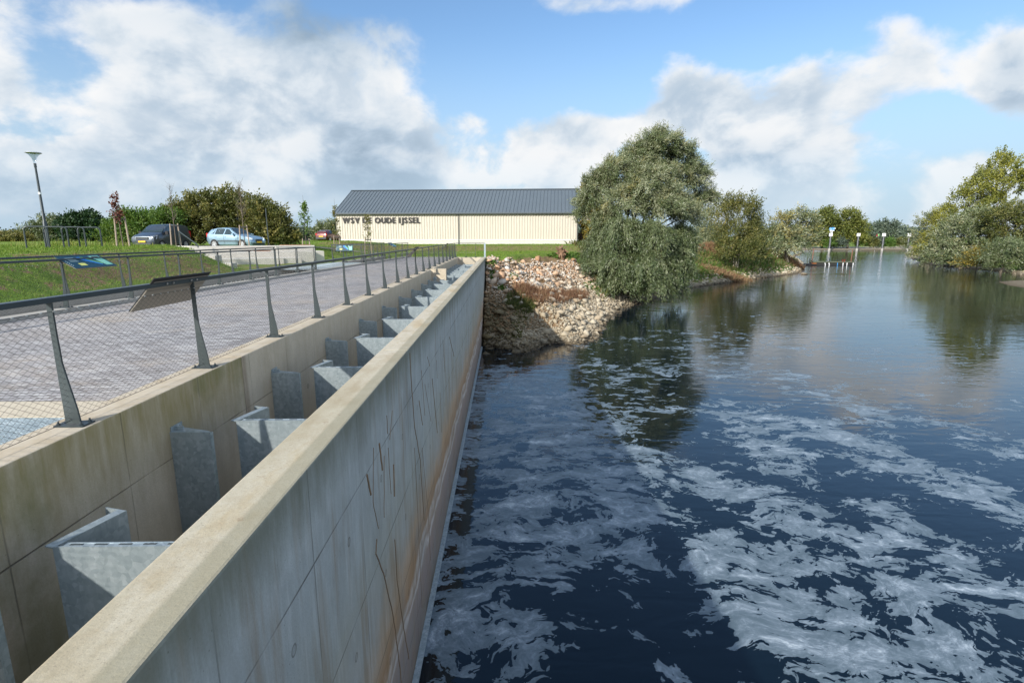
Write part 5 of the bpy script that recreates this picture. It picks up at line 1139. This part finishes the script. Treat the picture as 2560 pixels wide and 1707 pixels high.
# stump
q = P(1403, 625, 5.3); q = at(1403, 57)
t = empty('root_stump', q); tag(t, 'upturned brown root stump on the grass in front of the hall', 'tree stump')
m = MB(); rnd = random.Random(5)
m.tube([(0, 0, -.2), (.1, 0, .5), (0, 0, .85)], [.42, .36, .44], 9); m.build('bole', M['stump'], t)
m = MB()
for k in range(16):
    a = rnd.uniform(0, 6.28); z = rnd.uniform(.15, .95); e = Vector((math.cos(a)*rnd.uniform(.5, .85), math.sin(a)*.6, z+rnd.uniform(-.2, .45))); m.tube([(0, 0, z), (e.x*.6, e.y*.6, z+.1), e], [.16, .12, .05], 6)
m.build('roots', M['stump'], t)
# ------------------------------------------------------------------ street furniture
b = at(117, 26.5)
b.z = H(b.x, b.y); t = empty('street_lamp', b); tag(t, 'dark slim street lamp with clear funnel head behind the bicycle hoops', 'street lamp')
top = hgt(80, 402, 26.5)-b.z
m = MB(); m.tube([(0, 0, -.2), (0, 0, 1.2), (0, 0, 1.25), (0, 0, top-.28)], [.085, .085, .062, .042], 12); m.build('pole', M['paint'], t, smooth=True)
m = MB(); m.lathe([(.0, top-.30), (.055, top-.30), (.055, top-.12), (0, top-.12)], 14); m.build('collar', M['paint'], t, smooth=True)
m = MB(); m.lathe([(.05, top-.12), (.065, top), (.11, top+.14), (.19, top+.25), (.30, top+.345), (.295, top+.35), (.18, top+.26), (.10, top+.15), (.055, top)], 24); m.build('lamp_bowl', M['clear'], t, smooth=True)
m = MB(); m.lathe([(0, top+.40), (.16, top+.40), (.31, top+.37), (.325, top+.345), (.30, top+.335), (.12, top+.33), (.10, top+.30), (0, top+.30)], 24); m.build('lamp_top', M['alloy'], t, smooth=True)
m = MB(); m.lathe([(.056, top*.62), (.064, top*.62), (.064, top*.62+.11), (.056, top*.62+.11)], 14); m.build('white_band', M['white'], t, smooth=True)
for k, (Xa, Xb) in enumerate([(62, 120), (111, 169), (156, 212), (196, 252)]):
    dd = 24.6+k*.5; a, c = PD(Xa, dd), PD(Xb, dd+.25); z0 = H(a.x, a.y)-.1; zt = hgt(Xa, 566.5+k*.7, dd); r = .16; u = (Vector((c.x, c.y, 0))-Vector((a.x, a.y, 0))); W_ = u.length; u.normalize()
    pts = [Vector((0, 0, 0)), Vector((0, 0, zt-z0-r))]
    for i in range(1, 6): th = i/5*math.pi/2; pts.append(u*(r-r*math.cos(th))+Vector((0, 0, zt-z0-r+r*math.sin(th))))
    for i in range(0, 6): th = i/5*math.pi/2; pts.append(u*(W_-r+r*math.sin(th))+Vector((0, 0, zt-z0-r+r*math.cos(th))))
    pts.append(u*W_)
    m = MB(); m.tube(pts, .034, 10); o = m.build('bicycle_hoop', M['paint2'], None, smooth=True); o.location = (a.x, a.y, z0)
    tag(o, ['leftmost', 'second from left', 'third from left', 'rightmost'][k]+' of four overlapping steel bicycle hoops on the grass bank', 'bicycle hoop', 'bicycle hoops')
b = at(670, 41); m = MB(); m.tube([(0, 0, -.2), (0, 0, hgt(665, 521, 41)-b.z)], [.045, .035], 8); m.lathe([(0, .0), (.0, .0)], 3); o = m.build('thin_pole', M['paint2'], None, smooth=True); o.location = b; tag(o, 'thin dark green pole right of the blue hatchback', 'pole')
a = PD(448, 33.6); c = PD(492, 33.0); za, zc = hgt(448, 578, 33.6), hgt(492, 613, 33.)
t = empty('sloping_rail', (c.x, c.y, zc)); tag(t, 'sloping blue-grey handrail bar behind the seating steps, beside the dark van', 'handrail')
m = MB(); m.tube([Vector((a.x-c.x, a.y-c.y, za-zc)), Vector((0, 0, 0)), Vector((.0, -.0, -.15))], .035, 8); m.build('bar', M['paint2'], t, smooth=True)
m = MB(); m.tube([Vector((a.x-c.x, a.y-c.y, za-zc)), Vector((a.x-c.x, a.y-c.y, 5.9-zc))], .03, 8); m.build('post', M['paint2'], t, smooth=True)
# ------------------------------------------------------------------ cars (x forward, y left, z up)
def car(name, label, loc, rz, paint, prof, belt, Wd, wheels, wr, glassrows, van=False, plate_front=True):
    """prof: stations (x, z_bottom, z_shoulder, z_top, half_low, half_belt, half_top)"""
    t = empty(name, loc, rz); tag(t, label, 'van' if van else 'car')
    rings = []
    for (x, zb, zs, zt, hl, hb, ht) in prof:
        half = [(0, zb), (hl*.85, zb), (hl, zb+.10), (hb, zb+(zs-zb)*.55), (hb*.985, zs), (ht+(hb-ht)*.06, zs+(zt-zs)*.93 if zt > zs+.2 else zt-.02), (ht*.80, zt), (0, zt+.015)]
        rings.append([(x, y, z) for y, z in half]+[(x, -y, z) for y, z in half[-2:0:-1]])
    m = MB(); m.loft(rings); body = m.build('body', M[paint], t, smooth=True)
    # windows: quads laid 6 mm proud of the body flank
    def sidept(x, f, s, out=.008):
        for i in range(len(prof)-1):
            if prof[i][0] >= x >= prof[i+1][0] or prof[i][0] <= x <= prof[i+1][0]:
                k = (x-prof[i][0])/(prof[i+1][0]-prof[i][0]); q = [a+(b-a)*k for a, b in zip(prof[i], prof[i+1])]
                _, zb, zs, zt, hl, hb, ht = q; z = zs+(zt-zs)*.93*f; y = hb*.985+((ht+(hb-ht)*.06)-hb*.985)*f
                return Vector((x, s*(y+out), z))
    for s in (1, -1):
        for (x0, x1, x2, x3, f0, f1) in glassrows:      # bottom front, bottom rear, top rear, top front
            N_ = 6; m = MB(); vs = []
            for i in range(N_+1):
                q = i/N_; vs.append(sidept(x0+(x1-x0)*q, f0, s)); vs.append(sidept(x3+(x2-x3)*q, f1, s))
            m.add(vs, [(2*i, 2*i+2, 2*i+3, 2*i+1) for i in range(N_)]); m.build('side_window', M['glass'], t)
    for wx in wheels:
        for s in (1, -1):
            y = s*(Wd-.10); wm = Matrix.Translation((wx, y, wr)) @ Matrix.Rotation(-s*math.pi/2, 4, 'X')
            m = MB(); m.lathe([(wr+.055, -.02), (wr+.055, .105), (wr*.2, .105)], 24, wm); 
            ar = m.build('wheel_arch', M['black'], t, smooth=True)
            w_ = MB().lathe([(wr*.62, .06), (wr*.70, .118), (wr*.95, .118), (wr, .095), (wr, -.10), (wr*.6, -.10)], 24, wm).build('wheel', M['black'], t, smooth=True)
            m = MB(); m.lathe([(0, .112), (wr*.22, .116), (wr*.24, .105)], 16, wm); m.lathe([(wr*.60, .105), (wr*.66, .122), (wr*.70, .120)], 24, wm)
            for i in range(7):
                A = wm @ Matrix.Rotation(i*2*math.pi/7, 4, 'Z'); m.add([A @ Vector(v) for v in [(wr*.15, -wr*.10, .112), (wr*.64, -wr*.15, .112), (wr*.64, wr*.15, .112), (wr*.15, wr*.10, .112)]], [(0, 1, 2, 3)])
            m.build('rim', M['alloy'], w_)
    return t, body
def quad(t, name, pts, mat, thick=0):
    m = MB(); m.add(pts, [tuple(range(len(pts)))]); return m.build(name, M[mat], t)
# hatchback (length 4.0)
hp = [(2.0, .30, .52, .54, .52, .56, .50), (1.93, .20, .62, .66, .70, .76, .66), (1.6, .17, .78, .84, .80, .84, .76), (1.0, .17, .90, .97, .81, .86, .78), (.75, .17, .93, 1.03, .81, .86, .76),
      (.35, .17, .95, 1.29, .81, .86, .66), (.05, .17, .96, 1.44, .81, .86, .60), (-.5, .17, .97, 1.50, .81, .86, .60), (-1.1, .17, .99, 1.47, .81, .86, .59), (-1.6, .19, 1.02, 1.38, .80, .85, .57), (-1.85, .24, 1.00, 1.16, .77, .82, .62), (-1.98, .34, .80, .86, .66, .74, .62)]
b = at(590, 40.8); b.z = 5.88
ang = math.atan2(-.15, 1.)
t, body = car('hatchback_car', 'light blue five-door hatchback parked behind the seating steps', b, R(-17), 'car_blue', hp, .95, .86, (1.24, -1.22), .30, [(.62, -.28, -.20, .06, .06, .93), (-.36, -1.12, -1.06, -.28, .06, .93), (-1.20, -1.52, -1.42, -1.14, .12, .90)])
quad(t, 'windscreen', [(.80, -.70, 1.03), (.80, .70, 1.03), (.12, .56, 1.45), (.12, -.56, 1.45)], 'glass')
quad(t, 'rear_window', [(-1.62, -.5, 1.40), (-1.62, .5, 1.40), (-1.90, .6, 1.10), (-1.90, -.6, 1.10)], 'glass')
for s in (1, -1):
    m = MB(); m.loft([[(1.70, s*.825, .70), (1.92, s*.62, .62), (1.90, s*.62, .74), (1.62, s*.81, .83)], [(1.74, s*.835, .69), (1.98, s*.60, .60), (1.97, s*.60, .74), (1.60, s*.815, .84)]]); m.build('headlight', M['lens'], t)
    m = MB(); m.box((-1.93, min(s*.58, s*.80), .82), (-1.78, max(s*.58, s*.80), 1.10)); m.build('tail_light', M['redlens'], t)
    m = MB(); m.box((.52, min(s*.86, s*1.02), .95), (.68, max(s*.86, s*1.02), 1.08)); m.build('mirror', M['car_blue'], t, smooth=True)
    m = MB(); m.box((-1.0, min(s*.862, s*.875), .50), (1.0, max(s*.862, s*.875), .56)); m.build('rub_strip', M['trim'], t)
    for x in (.0, -.85):
        m = MB(); m.box((x-.30, min(s*.86, s*.885), .80), (x-.14, max(s*.86, s*.885), .835)); m.build('door_handle', M['car_blue'], t)
    m = MB()
    for x in (-.32, .72): m.box((x-.004, min(s*.861, s*.866), .28), (x+.004, max(s*.861, s*.866), .94))
    m.build('door_gap', M['trim'], t)
m = MB(); m.box((1.94, -.32, .50), (2.03, .32, .66)); m.box((1.93, -.60, .27), (2.0, .60, .38)); m.build('grille', M['trim'], t)
m = MB(); m.box((2.032, -.26, .40), (2.045, .26, .51)); m.build('number_plate', M['plate'], t)
# van (length 4.3), nose towards the camera's left
vp = [(2.15, .32, .66, .70, .62, .68, .60), (2.08, .22, .86, .92, .80, .84, .74), (1.75, .20, .98, 1.06, .86, .88, .80), (1.25, .20, 1.05, 1.17, .87, .89, .80), (1.05, .20, 1.08, 1.25, .87, .89, .78), (.55, .20, 1.10, 1.66, .87, .89, .72), (.25, .20, 1.12, 1.80, .87, .89, .70), (-.4, .20, 1.12, 1.84, .87, .89, .70), (-1.8, .20, 1.12, 1.82, .87, .89, .70), (-2.05, .24, 1.10, 1.74, .86, .88, .69), (-2.15, .34, 1.02, 1.50, .80, .84, .68)]
b = at(405, 41.5); b.z = 5.80
t, body = car('delivery_van', 'dark slate panel van parked nose towards the camera, left of the blue hatchback', b, R(-93), 'car_dark', vp, 1.1, .89, (1.35, -1.35), .32, [(.92, .10, .10, .42, .06, .90)], van=True)
quad(t, 'windscreen', [(1.08, -.78, 1.26), (1.08, .78, 1.26), (.33, .64, 1.78), (.33, -.64, 1.78)], 'glass')
m = MB(); m.box((-1.9, -.885, 1.16), (-.2, -.80, 1.17)); 
for s in (1, -1):
    m = MB(); m.loft([[(1.82, s*.86, .78), (2.10, s*.62, .72), (2.06, s*.62, .94), (1.72, s*.84, 1.0)], [(1.86, s*.89, .77), (2.17, s*.60, .70), (2.13, s*.60, .95), (1.74, s*.87, 1.01)]]); m.build('headlight', M['lens'], t)
    m = MB(); m.box((.78, min(s*.90, s*1.10), 1.08), (.92, max(s*.90, s*1.10), 1.32)); m.build('mirror', M['black'], t, smooth=True)
    m = MB(); m.box((-2.12, min(s*.74, s*.87), .9), (-2.0, max(s*.74, s*.87), 1.35)); m.build('tail_light', M['redlens'], t)
    m = MB(); m.box((-1.0, min(s*.892, s*.905), .48), (1.0, max(s*.892, s*.905), .62)); m.build('rub_strip', M['trim'], t)
m = MB(); m.box((2.10, -.45, .70), (2.18, .45, .90)); m.box((2.10, -.62, .36), (2.20, .62, .48)); m.build('grille', M['trim'], t)
m = MB(); m.box((2.201, -.26, .52), (2.215, .26, .63)); m.build('number_plate', M['plate'], t)
b = at(822, 74); b.z += .0
t, body = car('estate_car', 'dark red car seen from behind beside the left end of the hall', b, R(78), 'car_red', hp, .95, .86, (1.24, -1.22), .30, [(.62, -.28, -.20, .06, .06, .93), (-.36, -1.12, -1.06, -.28, .06, .93)])
quad(t, 'rear_window', [(-1.62, -.5, 1.40), (-1.62, .5, 1.40), (-1.92, .62, 1.02), (-1.92, -.62, 1.02)], 'glass')
m = MB(); m.box((-2.0, -.30, .60), (-1.985, .30, .72)); m.build('number_plate', M['plate'], t)
m = MB(); m.box((-2.03, -.72, .34), (-1.95, .72, .56)); m.build('bumper', M['trim'], t)
for s in (1, -1): m = MB(); m.box((-1.95, min(s*.58, s*.80), .80), (-1.80, max(s*.58, s*.80), 1.06)); m.build('tail_light', M['redlens'], t)
# ------------------------------------------------------------------ jetty and mooring piles
a = P(2036, 663, 0); c = P(2135, 663, 0); u = (c-a); L_ = u.length; u.normalize(); w_ = Vector((-u.y, u.x, 0)); Mj = Matrix(((u.x, w_.x, 0, 0), (u.y, w_.y, 0, 0), (0, 0, 1, 0), (0, 0, 0, 1)))
t = empty('floating_jetty', a); tag(t, 'dark floating jetty with white stripes off the tip of the left bank', 'jetty')
m = MB(); m.box((0, 0, -.4), (L_, 2.2, .62), Mj); m.build('pontoon', simple('tarred_steel', (.022, .022, .02), .6), t)
m = MB(); m.box((-.1, -.1, .621), (L_+.1, 2.3, .80), Mj); m.build('deck', simple('mossy_deck', (.09, .10, .06), .9), t)
for k, f in enumerate((.26, .36, .58, .72, .82, .975)):
    m = MB(); w0 = .11 if k != 2 else .09; x = L_*f; m.add([Mj @ Vector(v) for v in [(x-w0, -.02, .58), (x+w0, -.02, .58), (x+w0+(.16 if k < 2 else 0), -.02, .03), (x-w0+(.16 if k < 2 else 0), -.02, .03)]], [(0, 3, 2, 1)]); m.build('stripe', M['white'] if k != 2 else M['sky_blue'], t)
for x, h_ in ((-.1, 3.9), (L_-.2, 3.6)):
    m = MB(); m.tube([Mj @ Vector((x, 1.0, -1.)), Mj @ Vector((x+.08, 1.0, h_))], .10, 8); m.build('pile', M['rust'], t, smooth=True)
m = MB()
for x in (L_*.74, L_*.79): m.tube([Mj @ Vector((x, .6, .8)), Mj @ Vector((x, .6, 1.35))], .05, 6)
m.build('bollards', M['redlens'], t)
g = P(2026, 663, 0); t2 = empty('work_raft', g); tag(t2, 'small black raft with a square frame between the jetty and the bank', 'raft')
m = MB(); m.prism([(-1.6, -.6), (1.2, -.6), (1.2, 1.2), (-1.0, 1.2)], -.2, .38); m.build('hull', M['black'], t2)
m = MB()
for x in (-.35, .35):
    m.tube([(x, 0, .38), (x, 0, 1.45)], .05, 6)
m.tube([(-.35, 0, 1.42), (.35, 0, 1.42)], .05, 6); m.tube([(-.35, 0, .95), (.35, 0, .95)], .05, 6); m.build('frame', M['black'], t2)
m = MB(); m.box((.2, -.65, .39), (1.1, -.3, .50)); m.build('orange_beam', simple('orange_float', (.5, .16, .03), .6), t2)
def pile():
    t = empty('mooring_pile', (0, 0, 0)); m = MB(); m.tube([(0, 0, -1), (0, 0, .95)], [.66, .48], 12); m.build('foot', M['kerb'], t, smooth=True)
    m = MB(); m.tube([(0, 0, .96), (0, 0, 6.8)], .46, 12); m.build('shaft', simple('black_pile', (.02, .022, .028), .5), t, smooth=True)
    m = MB(); m.box((-.72, -.5, 6.81), (.72, .5, 8.2)); m.build('cap', M['white'], t, bevel=.05)
    m = MB(); m.box((.725, -.45, 6.9), (.75, .45, 8.1)); m.build('reflector', M['redlens'], t)
    m = MB()
    for x in (-.12, .12): m.tube([(x, -.50, 0.8), (x, -.50, 6.7)], .03, 4)
    for k in range(19): m.tube([(-.12, -.50, 1.+k*.29), (.12, -.50, 1.+k*.29)], .02, 4)
    m.build('ladder', M['alloy'], t); return t
pp = pile()
for k, (X_, lab) in enumerate([(2073, 'mooring pile with a blue and white sign on top, leftmost of four'), (2142, 'second mooring pile from the left, in front of the right poplar'), (2205, 'third mooring pile from the left, in front of the spreading tree'), (2268, 'rightmost mooring pile, beside the right bank trees')]):
    o = pp if k == 0 else copy_tree(pp); q = P(X_, 626, 0); o.location = (q.x, q.y, 0); tag(o, lab, 'mooring pile', 'white-capped mooring piles'); o.rotation_euler = (0, 0, -.6)
q = P(2075, 626, 0); t = empty('river_sign', (q.x, q.y, 8.21)); tag(t, 'blue and white shipping sign on the leftmost mooring pile', 'sign')
m = MB(); m.box((-.9, -.06, .1), (-.75, .06, 2.9)); m.box((-.2, -.06, .0), (.2, .06, 1.5)); m.box((-1.2, -.05, 1.1), (1.1, .05, 1.5)); m.build('frame', M['white'], t)
for x0, x1, z0, z1, mt in ((-1.5, -.25, 1.6, 2.7, 'sky_blue'), (-.2, 1.0, 1.6, 2.8, 'sky_blue')):
    m = MB(); m.box((x0, -.12, z0), (x1, -.065, z1)); o = m.build('board', M[mt], t)
m = MB(); m.box((-1.3, -.135, 1.75), (-1.1, -.125, 2.3)); m.box((-.7, -.135, 1.75), (-.5, -.125, 2.3)); m.box((.1, -.135, 2.1), (.8, -.125, 2.25)); m.box((1.02, -.10, 2.1), (1.5, -.05, 2.6)); m.build('symbols', M['white'], t)
for X_, c_, l in ((2191, 'redlens', 'thin pole with a red tip across the river'), (2195, 'map_green', 'thin pole with a green tip across the river')):
    b = at(X_, 300); hh = hgt(X_, 590, 300)-b.z; t = empty('beacon_pole', b); tag(t, l, 'beacon'); m = MB(); m.tube([(0, 0, 0), (.3, 0, hh)], .16, 6); m.build('pole', M['white'], t); m = MB(); m.lathe([(0, hh), (.55, hh), (.0, hh+1.3)], 8, Matrix.Translation((.3, 0, 0))); m.build('topmark', M[c_], t)
# dark fence panel and stored goods at the right corner of the hall
b = at(1457, 78); t = empty('steel_fence', b); tag(t, 'dark fence at the right corner of the hall, half behind the willow', 'fence')
m = MB(); 
for k in range(16): m.box((-.9+k*.2, -.02, 0), (-.86+k*.2, .02, 2.0))
for z in (.3, 1.1, 1.9): m.box((-.9, -.025, z), (2.2, .025, z+.05))
m.build('bars', M['trim'], t)
m = MB(); m.box((-.9, .3, .0), (2.2, .36, 1.7)); m.build('screen', M['rust'], t)
# unseen weir bridge assumed under the viewpoint, first added to shade the near water
t = empty('weir_bridge', (8, -3, 5.0)); tag(t, 'unseen, assumed concrete weir bridge across the water behind the camera', 'bridge')
m = MB(); m.box((-9.4, -2.2, -.7), (34, 1.6, .09)); m.build('deck', M['c_plain'], t)
m = MB(); m.box((-9.4, 1.602, -1.1), (34, 1.85, .35)); m.box((-9.4, -2.45, -1.1), (34, -2.202, .35)); m.build('parapet', M['c_plain'], t)
for x in (2, 14, 26):
    m = MB(); m.box((x-.6, -2.1, -7), (x+.6, 1.5, -.71)); m.build('pier', M['c_plain'], t)
